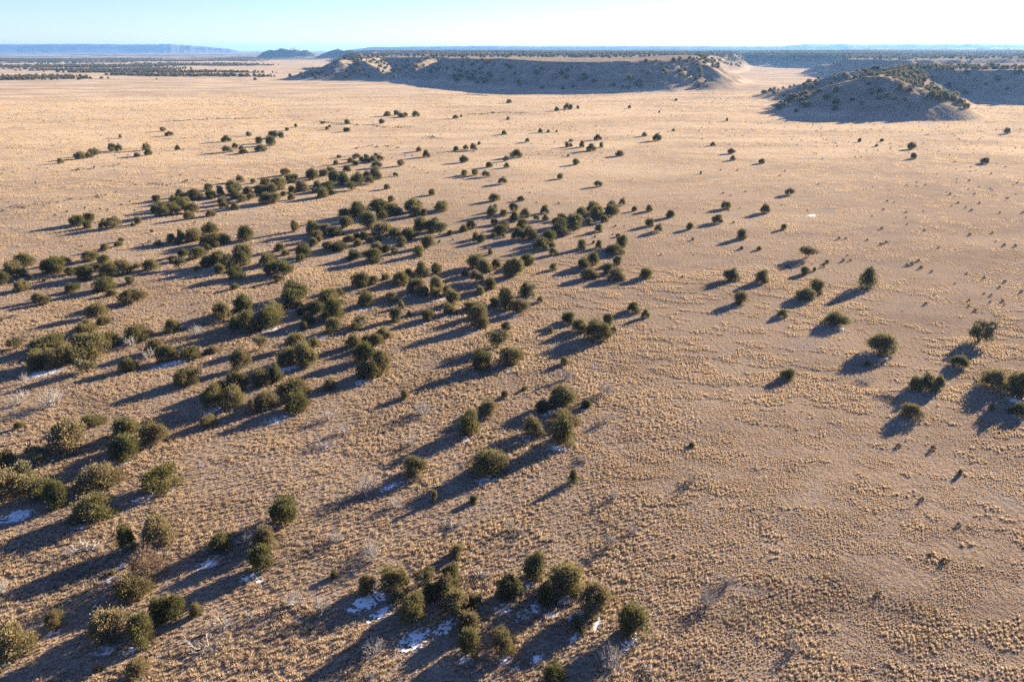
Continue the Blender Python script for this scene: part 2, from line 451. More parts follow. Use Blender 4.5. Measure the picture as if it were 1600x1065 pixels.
def juniper(kind, seed):
    rg = np.random.default_rng(seed)
    lob = []
    if kind in 'rbg':
        n = int(rg.integers(14, 22))
        ell = rg.uniform(0.8, 1.25); squash = rg.uniform(0.85, 1.1)
        for i in range(n):
            a = 2.4 * i + rg.uniform(-0.7, 0.7)
            ring = i % 4
            rad = (0.37, 0.36, 0.30, 0.17)[ring] * rg.uniform(0.65, 1.2)
            zc = (0.20, 0.37, 0.54, 0.67)[ring] * squash + rg.uniform(-0.09, 0.12)
            lob.append((rad * cos(a) * ell, rad * sin(a) / ell, max(zc, 0.1), rg.uniform(0.13, 0.24)))
        lob.append((0, 0, 0.40, 0.32))
        ns = 5600 if kind != 'g' else 2200
    elif kind == 'u':
        for i in range(10):
            t = i / 9.0; a = 2.4 * i
            rad = 0.20 * (1 - t * 0.7) * rg.uniform(0.7, 1.3)
            lob.append((rad * cos(a), rad * sin(a), 0.18 + 0.68 * t, 0.27 - 0.13 * t + rg.uniform(-0.02, 0.03)))
        ns = 3400
    else:   # open crown on visible limbs
        for i in range(11):
            a = 2.4 * i + rg.uniform(-0.4, 0.4); rad = rg.uniform(0.10, 0.38)
            lob.append((rad * cos(a), rad * sin(a), rg.uniform(0.28, 0.80), rg.uniform(0.12, 0.19)))
        ns = 2600
    lob = np.array(lob)
    # sprays of foliage on and under the lobe surfaces
    w = lob[:, 3] ** 2; idx = rg.choice(len(lob), ns, p=w / w.sum())
    u = rg.normal(size=(ns, 3)); u[:, 2] += 0.25; u /= np.linalg.norm(u, axis=1)[:, None]
    depth = 1 - 0.5 * rg.random(ns) ** 2.0 + 0.12 * np.abs(rg.normal(size=ns)) ** 2
    Lb = lob[idx]
    clump = 0.72 + 0.58 * vn(u[:, 0] * 3.1 + idx * 7.7, u[:, 1] * 3.1 + u[:, 2] * 2.3, seed)
    p = Lb[:, :3] + u * (Lb[:, 3] * depth * clump)[:, None] * np.array([1, 1, 1.08])
    p[:, 2] = np.where(p[:, 2] < 0.03, rg.uniform(0.02, 0.12, ns), p[:, 2])
    cen = np.array([0, 0, 0.25])
    d = p - cen; d /= np.linalg.norm(d, axis=1)[:, None]
    d = 0.55 * d + 0.35 * u + np.array([0, 0, 0.55]) + rg.normal(size=(ns, 3)) * 0.38
    d /= np.linalg.norm(d, axis=1)[:, None]
    s = np.cross(d, rg.normal(size=(ns, 3))); s /= np.linalg.norm(s, axis=1)[:, None]
    L = rg.uniform(0.038, 0.085, ns)[:, None]; Wd = rg.uniform(0.012, 0.026, ns)[:, None]
    if kind == 'g': Wd = Wd * 0.55; L = L * 1.2
    A = p - d * L * 0.5; B = p + s * Wd; T = p + d * L * 0.62; D = p - s * Wd
    V = np.stack([A, B, T, D], 1).reshape(-1, 3)
    lo, hi = np.percentile(V[:, :2], [2.5, 97.5], axis=0); ext = float(np.mean(hi - lo)) * 1.22
    V[:, :2] /= ext
    V[:, 2] /= np.percentile(V[:, 2], 98)
    F = np.arange(ns * 4).reshape(-1, 4)
    crown = mesh_np('crown', V, F, M_FOL[kind])
    tv, tf_ = [], []
    nst = 3 if kind != 'u' else 1
    tr = 0.030 if kind != 's' else 0.036
    for i in range(nst):
        a = 2 * pi * i / nst + rg.uniform(0, 1)
        lean = 0.04 if nst == 1 else 0.12
        q0 = (0.02 * cos(a), 0.02 * sin(a), -0.03); q1 = (lean * cos(a), lean * sin(a), 0.26)
        tube(tv, tf_, q0, q1, tr, tr * 0.7)
        own = [l for k, l in enumerate(lob) if k % nst == i]
        for l in own:
            e = np.array([l[0] / ext, l[1] / ext, l[2] * 0.98])
            m_ = (np.array(q1) + e) / 2 + rg.normal(size=3) * 0.02
            tube(tv, tf_, q1, m_, tr * 0.6, tr * 0.38, 4); tube(tv, tf_, m_, e, tr * 0.38, tr * 0.12, 4)
    trunk = mesh_np('trunk', tv, tf_, M_BARK)
    return crown, trunk

SHAPES = {k: [juniper(k, 100 * ord(k) + i) for i in range(n)] for k, n in (('r', 18), ('b', 12), ('s', 6), ('u', 4), ('g', 1))}

# x, y, crown width, height, kind, spin, label
TREES = [
(-137.11,295.73,5.82,4.67,'r','dense green juniper, leftmost, on the upper left edge of the far belt'),
(-131.91,300.00,5.61,2.97,'r','dense green juniper, rightmost, on the upper left edge of the far belt'),
(-125.29,308.54,7.20,5.71,'r','dense green juniper, second from left, in the left half of the far belt'),
(-119.86,297.78,4.88,3.43,'r','dense green juniper, third from left, in the left half of the far belt'),
(-121.27,286.16,4.84,3.29,'r','dense green juniper, leftmost, in the left half of the far belt'),
(-137.96,280.71,4.62,4.21,'r','dense green juniper, third from left, at the left tip of the far belt'),
(-133.27,278.30,5.24,4.56,'r','dense green juniper, rightmost, at the left tip of the far belt'),
(-136.18,264.94,5.63,4.85,'r','dense green juniper, leftmost, at the left tip of the far belt'),
(-133.82,268.00,5.06,4.40,'r','dense green juniper, second from left, at the left tip of the far belt'),
(-160.85,249.52,5.81,3.43,'r','dense green juniper, leftmost, in the small far-left group'),
(-158.68,253.85,3.85,3.48,'r','dense green juniper, second from left, in the small far-left group'),
(-145.30,245.73,5.26,4.03,'b','olive-brown juniper, rightmost, in the small far-left group'),
(-112.48,227.41,2.73,3.87,'r','dense green juniper, leftmost, in the upper-left end of the second row'),
(-108.53,227.48,5.45,4.06,'r','dense green juniper, second from left, in the upper-left end of the second row'),
(-106.78,237.68,5.90,3.59,'r','dense green juniper, rightmost, in the upper-left end of the second row'),
(-102.52,223.47,4.29,3.14,'r','dense green juniper, fourth from left, in the upper-left end of the second row'),
(-98.98,222.00,5.87,3.92,'r','dense green juniper, leftmost, in the upper knot of the second row'),
(-97.41,225.53,4.33,3.17,'r','dense green juniper, second from left, in the upper knot of the second row'),
(-90.81,228.26,5.25,4.79,'r','dense green juniper, rightmost, in the upper knot of the second row'),
(-98.19,207.22,5.22,3.14,'r','dense green juniper, third from left, in the upper-left end of the second row'),
(-99.17,196.17,4.01,3.08,'s','thin open-crowned juniper, leftmost, where the left-hand row meets the knot'),
(-107.97,338.77,7.07,3.80,'r','dense green juniper, rightmost, in the middle of the far belt'),
(-99.74,346.16,6.41,5.25,'r','dense green juniper, second from left, in the right half of the far belt'),
(-86.57,336.31,5.46,5.46,'r','dense green juniper, rightmost, in the right half of the far belt'),
(-80.94,332.11,6.17,5.37,'r','dense green juniper, leftmost, at the right tip of the far belt'),
(-117.33,327.95,5.33,3.75,'r','dense green juniper, leftmost, in the middle of the far belt'),
(-108.74,320.03,7.45,5.13,'r','dense green juniper, fifth from left, in the middle of the far belt'),
(-107.97,308.43,5.04,4.29,'r','dense green juniper, third from left, in the middle of the far belt'),
(-112.42,306.67,5.73,4.24,'r','dense green juniper, rightmost, in the left half of the far belt'),
(-104.54,289.42,5.43,4.01,'r','dense green juniper, second from left, in the middle of the far belt'),
(-100.13,289.42,5.43,4.01,'r','dense green juniper, fourth from left, in the middle of the far belt'),
(-96.09,314.78,5.13,4.83,'b','olive-brown juniper, leftmost, in the right half of the far belt'),
(-84.99,317.34,6.65,3.87,'r','dense green juniper, fourth from left, in the right half of the far belt'),
(-83.27,301.32,5.64,4.17,'r','dense green juniper, third from left, in the right half of the far belt'),
(-74.06,318.05,5.92,3.60,'s','thin open-crowned juniper, second from left, at the right tip of the far belt'),
(-74.92,336.53,7.02,4.59,'r','dense green juniper, third from left, at the right tip of the far belt'),
(-68.34,347.48,5.95,5.62,'r','dense green juniper, rightmost, at the right tip of the far belt'),
(-65.15,262.33,5.21,3.23,'r','dense green juniper, leftmost, in the upper edge of the middle band'),
(-59.89,263.91,6.24,5.58,'r','dense green juniper, second from left, in the upper edge of the middle band'),
(-54.43,278.73,7.21,3.72,'r','dense green juniper, third from left, in the upper edge of the middle band'),
(-50.58,264.18,8.12,5.47,'r','dense green juniper, fourth from left, in the upper edge of the middle band'),
(-47.26,266.82,6.30,4.30,'r','dense green juniper, fifth from left, in the upper edge of the middle band'),
(-39.52,272.59,7.07,5.03,'r','dense green juniper, sixth from left, in the upper edge of the middle band'),
(-37.61,265.30,5.01,3.69,'r','dense green juniper, seventh from left, in the upper edge of the middle band'),
(-28.28,274.67,6.21,3.74,'r','dense green juniper, rightmost, in the upper edge of the middle band'),
(-70.31,237.51,5.10,4.50,'r','dense green juniper, leftmost, in the left end of the middle band'),
(-65.81,235.40,5.62,3.81,'r','dense green juniper, third from left, in the left end of the middle band'),
(-61.63,234.37,5.60,3.17,'r','dense green juniper, fourth from left, in the left end of the middle band'),
(-60.46,246.26,4.92,3.80,'b','olive-brown juniper, rightmost, in the left end of the middle band'),
(-51.83,244.62,6.41,5.79,'r','dense green juniper, leftmost, in the heart of the middle band'),
(-45.84,237.04,7.92,3.58,'r','dense green juniper, second from left, in the heart of the middle band'),
(-40.35,230.88,4.42,3.23,'r','dense green juniper, third from left, in the heart of the middle band'),
(-35.19,229.56,5.50,3.35,'r','dense green juniper, leftmost, in the right end of the middle band'),
(-32.89,242.18,5.19,4.58,'r','dense green juniper, second from left, in the right end of the middle band'),
(-28.05,240.02,6.30,4.45,'r','dense green juniper, fourth from left, in the right end of the middle band'),
(-25.29,235.20,4.50,4.50,'s','thin open-crowned juniper, rightmost, in the right end of the middle band'),
(-66.58,227.66,4.37,3.19,'b','olive-brown juniper, second from left, in the left end of the middle band'),
(-36.57,220.37,3.50,3.16,'r','dense green juniper, rightmost, in the heart of the middle band'),
(-27.57,219.45,4.22,3.65,'r','dense green juniper, third from left, in the right end of the middle band'),
(-8.14,265.14,3.76,3.76,'r','dense green juniper, leftmost, in the upper belt just left of centre'),
(-3.96,236.65,5.65,3.19,'r','dense green juniper, second from left, in the upper belt just left of centre'),
(3.79,244.69,5.24,3.36,'r','dense green juniper, third from left, just left of the pale bare strip at centre'),
(1.93,229.68,3.85,3.85,'r','dense green juniper, second from left, just left of the pale bare strip at centre'),
(5.78,229.72,4.40,4.40,'r','dense green juniper, fifth from left, just left of the pale bare strip at centre'),
(0.91,255.70,3.64,3.64,'r','dense green juniper, rightmost, in the upper belt just left of centre'),
(27.01,262.54,4.97,3.65,'r','dense green juniper, sixth from left, in the tight upper-right clump of the belt'),
(32.45,269.66,6.36,4.34,'r','dense green juniper, seventh from left, in the tight upper-right clump of the belt'),
(32.60,259.80,5.54,4.89,'r','dense green juniper, eighth from left, in the tight upper-right clump of the belt'),
(39.94,270.93,5.11,4.44,'r','dense green juniper, tenth from left, in the tight upper-right clump of the belt'),
(38.67,263.85,4.99,4.33,'r','dense green juniper, ninth from left, in the tight upper-right clump of the belt'),
(17.04,247.12,5.29,3.39,'r','dense green juniper, second from left, in the tight upper-right clump of the belt'),
(22.52,242.33,6.93,5.70,'r','dense green juniper, fourth from left, in the tight upper-right clump of the belt'),
(16.88,235.56,6.75,4.32,'r','dense green juniper, third from left, in the tight upper-right clump of the belt'),
(79.20,230.69,3.20,3.32,'r','dense green juniper, third from left, on the open plain right of centre'),
(12.48,226.28,5.21,3.92,'r','dense green juniper, leftmost, in the tight upper-right clump of the belt'),
(9.43,217.58,4.72,3.58,'r','dense green juniper, rightmost, just left of the pale bare strip at centre'),
(22.67,216.81,3.24,3.13,'r','dense green juniper, fifth from left, in the tight upper-right clump of the belt'),
(36.21,220.44,4.24,3.67,'r','dense green juniper, rightmost, in the tight upper-right clump of the belt'),
(32.84,212.51,6.67,2.60,'r','dense green juniper, fifth from left, in the broad clump with long shared shadow'),
(-146.13,197.32,5.19,4.06,'r','dense green juniper, rightmost, at the far left edge, mid height'),
(-142.91,187.63,5.51,4.53,'r','dense green juniper, second from left, at the far left edge, mid height'),
(-141.21,181.10,3.56,3.18,'r','dense green juniper, leftmost, at the far left edge, mid height'),
(-132.80,175.45,3.90,2.67,'r','dense green juniper, third from left, at the far left edge, mid height'),
(-135.60,192.12,4.22,3.72,'r','dense green juniper, third from left, in the left end of the left-hand row'),
(-132.57,191.40,5.14,4.64,'r','dense green juniper, fourth from left, in the left end of the left-hand row'),
(-130.37,203.99,4.95,2.91,'r','dense green juniper, second from left, in the middle of the left-hand row'),
(-124.79,201.30,3.81,2.44,'r','dense green juniper, fourth from left, in the middle of the left-hand row'),
(-121.73,185.95,5.47,3.68,'r','dense green juniper, leftmost, in the middle of the left-hand row'),
(-116.01,188.88,5.08,3.78,'r','dense green juniper, sixth from left, in the middle of the left-hand row'),
(-113.66,191.44,4.68,3.66,'r','dense green juniper, seventh from left, in the middle of the left-hand row'),
(-107.07,194.43,4.27,3.03,'r','dense green juniper, rightmost, in the middle of the left-hand row'),
(-110.52,175.91,5.38,3.46,'r','dense green juniper, fifth from left, in the middle of the left-hand row'),
(-118.69,174.81,3.71,2.38,'r','dense green juniper, rightmost, in the left end of the left-hand row'),
(-122.51,166.46,2.90,2.26,'b','olive-brown juniper, leftmost, in the left end of the left-hand row'),
(-119.75,164.90,2.87,2.15,'r','dense green juniper, second from left, in the left end of the left-hand row'),
(-97.80,165.73,5.61,3.47,'b','olive-brown juniper, eighth from left, in the middle of the left-hand row'),
(-101.22,156.09,4.54,3.22,'r','dense green juniper, third from left, in the middle of the left-hand row'),
(-96.85,150.29,2.88,1.93,'b','olive-brown juniper, tenth from left, in the big thicket at left edge'),
(-97.80,145.00,4.78,2.91,'r','dense green juniper, seventh from left, in the big thicket at left edge'),
(-84.72,142.55,5.80,2.95,'r','dense green juniper, rightmost, in the big thicket at left edge'),
(-78.35,145.89,3.18,3.01,'r','dense green juniper, third from left, just right of the big left thicket'),
(-91.85,198.72,4.35,2.76,'r','dense green juniper, rightmost, where the left-hand row meets the knot'),
(-89.11,200.36,4.87,3.81,'r','dense green juniper, leftmost, in the lower-left knot of the second row'),
(-84.93,197.05,4.80,3.75,'r','dense green juniper, third from left, in the lower-left knot of the second row'),
(-81.54,200.29,5.35,5.88,'r','dense green juniper, fifth from left, in the lower-left knot of the second row'),
(-85.33,191.38,3.27,2.45,'r','dense green juniper, second from left, in the lower-left knot of the second row'),
(-78.84,186.47,5.21,3.38,'r','dense green juniper, fourth from left, in the lower-left knot of the second row'),
(-66.92,159.78,4.79,3.89,'r','dense green juniper, rightmost, at the left end of the dense knot'),
(-69.73,153.65,4.25,4.25,'r','dense green juniper, leftmost, at the left end of the dense knot'),
(-64.53,148.50,3.38,2.95,'r','dense green juniper, seventh from left, just right of the big left thicket'),
(-61.02,146.01,4.07,4.90,'r','dense green juniper, rightmost, just right of the big left thicket'),
(-108.02,136.35,3.14,2.75,'s','thin open-crowned juniper, leftmost, in the big thicket at left edge'),
(-100.72,136.11,6.27,2.95,'r','dense green juniper, third from left, in the big thicket at left edge'),
(-97.18,127.27,4.94,3.40,'r','dense green juniper, second from left, in the big thicket at left edge'),
(-93.76,127.05,3.95,3.95,'r','dense green juniper, fourth from left, in the big thicket at left edge'),
(-91.44,129.25,5.34,3.77,'r','dense green juniper, fifth from left, in the big thicket at left edge'),
(-89.45,133.43,6.51,4.51,'r','dense green juniper, ninth from left, in the big thicket at left edge'),
(-94.55,136.90,3.85,3.05,'r','dense green juniper, sixth from left, in the big thicket at left edge'),
(-88.43,138.54,3.18,3.18,'r','dense green juniper, eleventh from left, in the big thicket at left edge'),
(-85.88,124.50,3.88,3.12,'s','thin open-crowned juniper, eighth from left, in the big thicket at left edge'),
(-76.57,134.45,4.14,2.92,'b','olive-brown juniper, leftmost, just right of the big left thicket'),
(-72.04,130.24,3.69,3.30,'r','dense green juniper, second from left, just right of the big left thicket'),
(-68.12,131.65,4.07,2.42,'r','dense green juniper, fifth from left, just right of the big left thicket'),
(-64.48,133.98,2.75,1.49,'b','olive-brown juniper, sixth from left, just right of the big left thicket'),
(-77.91,125.67,3.59,2.41,'r','dense green juniper, twelfth from left, in the big thicket at left edge'),
(-55.48,126.28,3.60,4.37,'b','olive-brown juniper, sixth from left, in the left part of the shadowed lower-left row'),
(-63.43,119.39,4.69,3.13,'r','dense green juniper, fourth from left, just right of the big left thicket'),
(-52.60,117.14,3.69,3.31,'r','dense green juniper, fifth from left, in the left part of the shadowed lower-left row'),
(-54.68,110.80,4.12,3.75,'r','dense green juniper, second from left, in the left part of the shadowed lower-left row'),
(-50.78,110.20,4.10,3.73,'r','dense green juniper, fourth from left, in the left part of the shadowed lower-left row'),
(-55.45,115.77,2.74,1.97,'r','dense green juniper, third from left, in the left part of the shadowed lower-left row'),
(-65.74,208.17,4.74,3.97,'r','dense green juniper, leftmost, in the loose row under the middle band'),
(-73.80,199.70,5.34,3.19,'r','dense green juniper, sixth from left, in the lower-left knot of the second row'),
(-67.53,190.51,7.45,3.77,'r','dense green juniper, rightmost, in the lower-left knot of the second row'),
(-60.00,216.52,3.65,2.52,'r','dense green juniper, second from left, in the loose row under the middle band'),
(-56.09,215.42,5.71,2.59,'r','dense green juniper, third from left, in the loose row under the middle band'),
(-48.98,205.60,4.48,2.83,'r','dense green juniper, rightmost, in the loose row under the middle band'),
(-42.64,203.16,5.92,3.73,'r',"dense green juniper, leftmost, in the loose row under the middle band's right half"),
(-43.06,213.70,4.13,3.00,'b',"olive-brown juniper, second from left, in the loose row under the middle band's right half"),
(-29.46,209.25,4.05,3.05,'r',"dense green juniper, rightmost, in the loose row under the middle band's right half"),
(-41.63,178.81,5.29,3.80,'r','dense green juniper, leftmost, in the upper edge of the long belt'),
(-30.91,180.78,4.45,3.45,'r','dense green juniper, second from left, in the upper edge of the long belt'),
(-29.42,186.09,3.19,2.69,'r','dense green juniper, third from left, in the upper edge of the long belt'),
(-25.54,186.79,3.84,4.64,'r','dense green juniper, fourth from left, in the upper edge of the long belt'),
(-22.08,191.04,3.17,2.97,'r','dense green juniper, rightmost, in the upper edge of the long belt'),
(-25.87,174.50,4.74,3.27,'b','olive-brown juniper, rightmost, between the dense knot and picture centre'),
(-23.74,171.11,3.39,2.42,'r','dense green juniper, leftmost, in the long belt left of picture centre'),
(-20.17,173.59,3.86,4.34,'r','dense green juniper, fourth from left, in the long belt left of picture centre'),
(-20.00,169.75,2.95,2.47,'r','dense green juniper, third from left, in the long belt left of picture centre'),
(-17.00,171.65,2.98,2.49,'r','dense green juniper, fifth from left, in the long belt left of picture centre'),
(-15.14,164.28,3.68,3.68,'r','dense green juniper, seventh from left, in the long belt left of picture centre'),
(-10.53,196.51,5.74,3.60,'r','dense green juniper, leftmost, in the small knot above the long belt'),
(-7.95,191.46,4.21,3.69,'r','dense green juniper, third from left, in the small knot above the long belt'),
(-4.52,195.26,2.86,2.86,'r','dense green juniper, fourth from left, in the small knot above the long belt'),
(-0.92,187.52,3.67,4.68,'r','dense green juniper, rightmost, in the small knot above the long belt'),
(-9.90,183.22,3.60,3.10,'b','olive-brown juniper, second from left, in the small knot above the long belt'),
(-5.89,176.87,3.05,3.05,'r','dense green juniper, leftmost, at the right end of the long belt'),
(-56.95,169.42,5.88,4.46,'r','dense green juniper, rightmost, in the left half of the dense knot'),
(-55.39,162.70,5.28,4.35,'r','dense green juniper, third from left, in the left half of the dense knot'),
(-47.02,165.81,5.36,3.46,'r','dense green juniper, fourth from left, in the right half of the dense knot'),
(-42.91,154.94,5.45,4.55,'r','dense green juniper, rightmost, in the right half of the dense knot'),
(-48.32,158.17,4.36,2.98,'r','dense green juniper, second from left, in the right half of the dense knot'),
(-41.09,146.19,4.07,3.20,'r','dense green juniper, fifth from left, in the right half of the dense knot'),
(-44.25,151.40,2.29,2.72,'r','dense green juniper, third from left, in the right half of the dense knot'),
(-48.76,151.18,3.43,2.07,'r','dense green juniper, leftmost, in the right half of the dense knot'),
(-58.39,155.03,5.45,3.64,'r','dense green juniper, second from left, in the left half of the dense knot'),
(-57.32,149.38,6.03,4.27,'r','dense green juniper, leftmost, in the left half of the dense knot'),
(-36.91,163.64,4.49,3.27,'r','dense green juniper, second from left, between the dense knot and picture centre'),
(-31.09,166.75,3.32,2.36,'b','olive-brown juniper, third from left, between the dense knot and picture centre'),
(-27.72,153.04,2.93,3.10,'r','dense green juniper, fourth from left, between the dense knot and picture centre'),
(-20.36,153.70,3.32,2.60,'b','olive-brown juniper, second from left, in the long belt left of picture centre'),
(-15.40,157.67,3.16,2.52,'r','dense green juniper, sixth from left, in the long belt left of picture centre'),
(-35.78,150.07,3.03,2.13,'s','thin open-crowned juniper, leftmost, between the dense knot and picture centre'),
(-10.04,160.69,4.42,1.97,'r','dense green juniper, eighth from left, in the long belt left of picture centre'),
(-7.91,149.15,4.90,4.90,'b','olive-brown juniper, rightmost, in the long belt left of picture centre'),
(-4.07,163.17,3.25,2.31,'r','dense green juniper, second from left, at the right end of the long belt'),
(-1.61,161.26,3.62,5.42,'b','olive-brown juniper, third from left, at the right end of the long belt'),
(-54.67,135.97,3.13,3.13,'s','thin open-crowned juniper, leftmost, below the dense knot left of centre'),
(-47.46,136.92,3.50,3.09,'r','dense green juniper, third from left, below the dense knot left of centre'),
(-46.49,128.49,4.32,3.09,'r','dense green juniper, second from left, below the dense knot left of centre'),
(-42.64,128.38,4.65,4.65,'r','dense green juniper, fourth from left, below the dense knot left of centre'),
(-43.37,137.35,2.81,1.96,'r','dense green juniper, rightmost, below the dense knot left of centre'),
(-46.26,120.41,2.83,3.21,'r','dense green juniper, third from left, in the right part of the shadowed lower-left row'),
(-48.39,118.81,3.42,3.04,'r','dense green juniper, leftmost, in the right part of the shadowed lower-left row'),
(-41.42,114.70,6.05,2.74,'b','olive-brown juniper, fourth from left, in the right part of the shadowed lower-left row'),
(-38.86,108.98,4.64,3.10,'r','dense green juniper, fifth from left, in the right part of the shadowed lower-left row'),
(-44.81,109.42,4.07,2.93,'b','olive-brown juniper, second from left, in the right part of the shadowed lower-left row'),
(-34.89,117.04,2.46,2.07,'b','olive-brown juniper, rightmost, in the right part of the shadowed lower-left row'),
(-34.59,137.33,3.16,2.74,'r','dense green juniper, leftmost, in the snow-edged clump left of centre'),
(-29.93,137.78,3.17,2.75,'r','dense green juniper, fourth from left, in the snow-edged clump left of centre'),
(-28.95,142.35,3.26,2.39,'r','dense green juniper, rightmost, in the snow-edged clump left of centre'),
(-30.68,130.83,4.38,3.56,'r','dense green juniper, second from left, in the snow-edged clump left of centre'),
(-28.69,122.32,4.78,3.14,'r','dense green juniper, third from left, in the snow-edged clump left of centre'),
(-26.21,124.57,4.21,4.21,'b','olive-brown juniper, fifth from left, in the snow-edged clump left of centre'),
(-19.97,113.15,1.73,1.81,'r','dense green juniper, leftmost, among the spaced trees left of the stacked pair'),
(-6.20,125.84,4.57,3.75,'r','dense green juniper, leftmost, beside the bare-trunked tree at centre'),
(-3.15,136.68,4.55,3.70,'s','thin open-crowned juniper, second from left, beside the bare-trunked tree at centre'),
(-0.33,128.82,5.32,3.19,'r','dense green juniper, rightmost, beside the bare-trunked tree at centre'),
(-4.19,108.53,3.18,1.97,'b','olive-brown juniper, fourth from left, among the spaced trees left of the stacked pair'),
(4.59,198.73,4.35,3.28,'r','dense green juniper, fourth from left, just left of the pale bare strip at centre'),
(1.15,188.30,4.15,5.15,'r','dense green juniper, leftmost, just left of the pale bare strip at centre'),
(24.55,199.95,3.89,3.57,'r','dense green juniper, third from left, in the broad clump with long shared shadow'),
(21.19,195.40,3.81,2.97,'r','dense green juniper, leftmost, in the broad clump with long shared shadow'),
(22.18,186.65,4.57,2.81,'b','olive-brown juniper, second from left, in the broad clump with long shared shadow'),
(28.07,191.48,3.74,2.70,'r','dense green juniper, fourth from left, in the broad clump with long shared shadow'),
(29.60,185.69,5.01,2.94,'b','olive-brown juniper, sixth from left, in the broad clump with long shared shadow'),
(38.27,186.84,3.30,2.69,'r','dense green juniper, rightmost, in the broad clump with long shared shadow'),
(62.03,184.51,3.80,3.20,'r','dense green juniper, leftmost, on the open plain right of centre'),
(70.10,182.91,3.77,3.28,'r','dense green juniper, fourth from left, on the open plain right of centre'),
(58.89,165.50,3.62,2.97,'r','dense green juniper, second from left, on the open plain right of centre'),
(4.09,170.13,4.22,3.55,'r','dense green juniper, rightmost, at the right end of the long belt'),
(1.99,158.70,4.37,3.45,'b','olive-brown juniper, fifth from left, at the right end of the long belt'),
(0.20,161.15,2.01,3.35,'r','dense green juniper, fourth from left, at the right end of the long belt'),
(30.21,159.59,3.51,2.10,'r','dense green juniper, rightmost, beside the lone clump at centre right'),
(13.40,152.01,3.60,2.51,'r','dense green juniper, leftmost, in the lone clump at centre right'),
(15.37,146.22,3.85,2.79,'r','dense green juniper, rightmost, in the lone clump at centre right'),
(19.31,141.91,6.14,3.93,'r','dense green juniper, leftmost, beside the lone clump at centre right'),
(22.71,151.23,2.29,2.29,'r','dense green juniper, second from left, beside the lone clump at centre right'),
(9.40,110.70,5.29,3.27,'r','dense green juniper, fourth from left, in the clump with the brown-topped stacked pair'),
(5.61,107.98,2.30,1.92,'r','dense green juniper, second from left, in the clump with the brown-topped stacked pair'),
(92.18,206.86,5.51,3.66,'s','thin open-crowned juniper, seventh from left, on the open plain right of centre'),
(81.93,173.97,3.78,3.60,'r','dense green juniper, rightmost, on the open plain right of centre'),
(76.61,168.65,4.19,2.77,'b','olive-brown juniper, sixth from left, on the open plain right of centre'),
(97.29,178.22,4.39,5.34,'u','slim upright juniper, second from left, on the open plain at far right'),
(77.05,150.97,5.33,2.62,'r','dense green juniper, leftmost, on the open plain at far right'),
(79.28,134.14,5.37,3.91,'r','dense green juniper, third from left, on the open plain at far right'),
(104.54,140.52,5.37,4.56,'s','thin open-crowned juniper, rightmost, on the open plain at far right'),
(92.20,127.46,3.10,2.17,'r','dense green juniper, eighth from left, on the open plain at far right'),
(54.72,121.86,2.92,1.80,'r','dense green juniper, fifth from left, on the open plain right of centre'),
(77.41,116.94,2.46,2.46,'r','dense green juniper, fifth from left, on the open plain at far right'),
(79.40,116.65,3.07,3.07,'r','dense green juniper, sixth from left, on the open plain at far right'),
(81.68,116.88,2.15,2.51,'r','dense green juniper, seventh from left, on the open plain at far right'),
(92.80,117.46,4.32,3.59,'r','dense green juniper, leftmost, in the clump at the right picture edge'),
(94.38,114.32,3.62,4.65,'r','dense green juniper, second from left, in the clump at the right picture edge'),
(96.08,114.16,1.81,4.16,'r','dense green juniper, rightmost, in the clump at the right picture edge'),
(-72.90,103.02,3.77,1.94,'r','dense green juniper, eighth from left, in the thicket at the lower left edge'),
(-72.24,95.86,5.76,4.41,'b','olive-brown juniper, seventh from left, in the thicket at the lower left edge'),
(-64.80,99.69,4.32,3.27,'r','dense green juniper, leftmost, right of the lower left edge thicket'),
(-59.09,98.19,4.27,3.21,'b','olive-brown juniper, third from left, right of the lower left edge thicket'),
(-61.17,92.67,4.59,3.92,'r','dense green juniper, second from left, right of the lower left edge thicket'),
(-74.81,91.87,3.54,2.55,'s','thin open-crowned juniper, fourth from left, in the thicket at the lower left edge'),
(-78.79,90.28,2.50,2.81,'r','dense green juniper, leftmost, in the thicket at the lower left edge'),
(-52.60,103.20,2.78,1.89,'b','olive-brown juniper, leftmost, in the left part of the shadowed lower-left row'),
(-46.31,107.47,1.72,2.76,'b','olive-brown juniper, rightmost, in the left part of the shadowed lower-left row'),
(-72.22,84.27,5.21,3.94,'s','thin open-crowned juniper, third from left, in the thicket at the lower left edge'),
(-73.04,81.99,3.71,4.30,'b','olive-brown juniper, second from left, in the thicket at the lower left edge'),
(-64.89,80.80,2.98,3.87,'r','dense green juniper, sixth from left, in the thicket at the lower left edge'),
(-68.28,82.53,3.50,2.54,'r','dense green juniper, fifth from left, in the thicket at the lower left edge'),
(-61.65,85.27,5.97,3.20,'b','olive-brown juniper, rightmost, in the thicket at the lower left edge'),
(-51.90,84.87,5.24,3.52,'r','dense green juniper, rightmost, right of the lower left edge thicket'),
(-58.04,77.58,5.34,2.97,'r','dense green juniper, leftmost, between the two long lower-left shadows'),
(-46.63,72.97,3.82,3.82,'b','olive-brown juniper, rightmost, between the two long lower-left shadows'),
(-50.16,71.38,2.09,3.52,'r','dense green juniper, second from left, between the two long lower-left shadows'),
(-37.92,71.33,2.72,2.38,'r','dense green juniper, leftmost, in the short row near lower-left centre'),
(-31.35,77.20,3.77,3.42,'r','dense green juniper, rightmost, in the short row near lower-left centre'),
(-14.73,88.34,3.68,2.95,'b','olive-brown juniper, second from left, among the spaced trees left of the stacked pair'),
(-7.21,100.68,3.81,3.81,'r','dense green juniper, third from left, among the spaced trees left of the stacked pair'),
(-4.14,106.85,3.14,2.52,'b','olive-brown juniper, fifth from left, among the spaced trees left of the stacked pair'),
(-3.46,89.09,4.94,3.41,'r','dense green juniper, rightmost, among the spaced trees left of the stacked pair'),
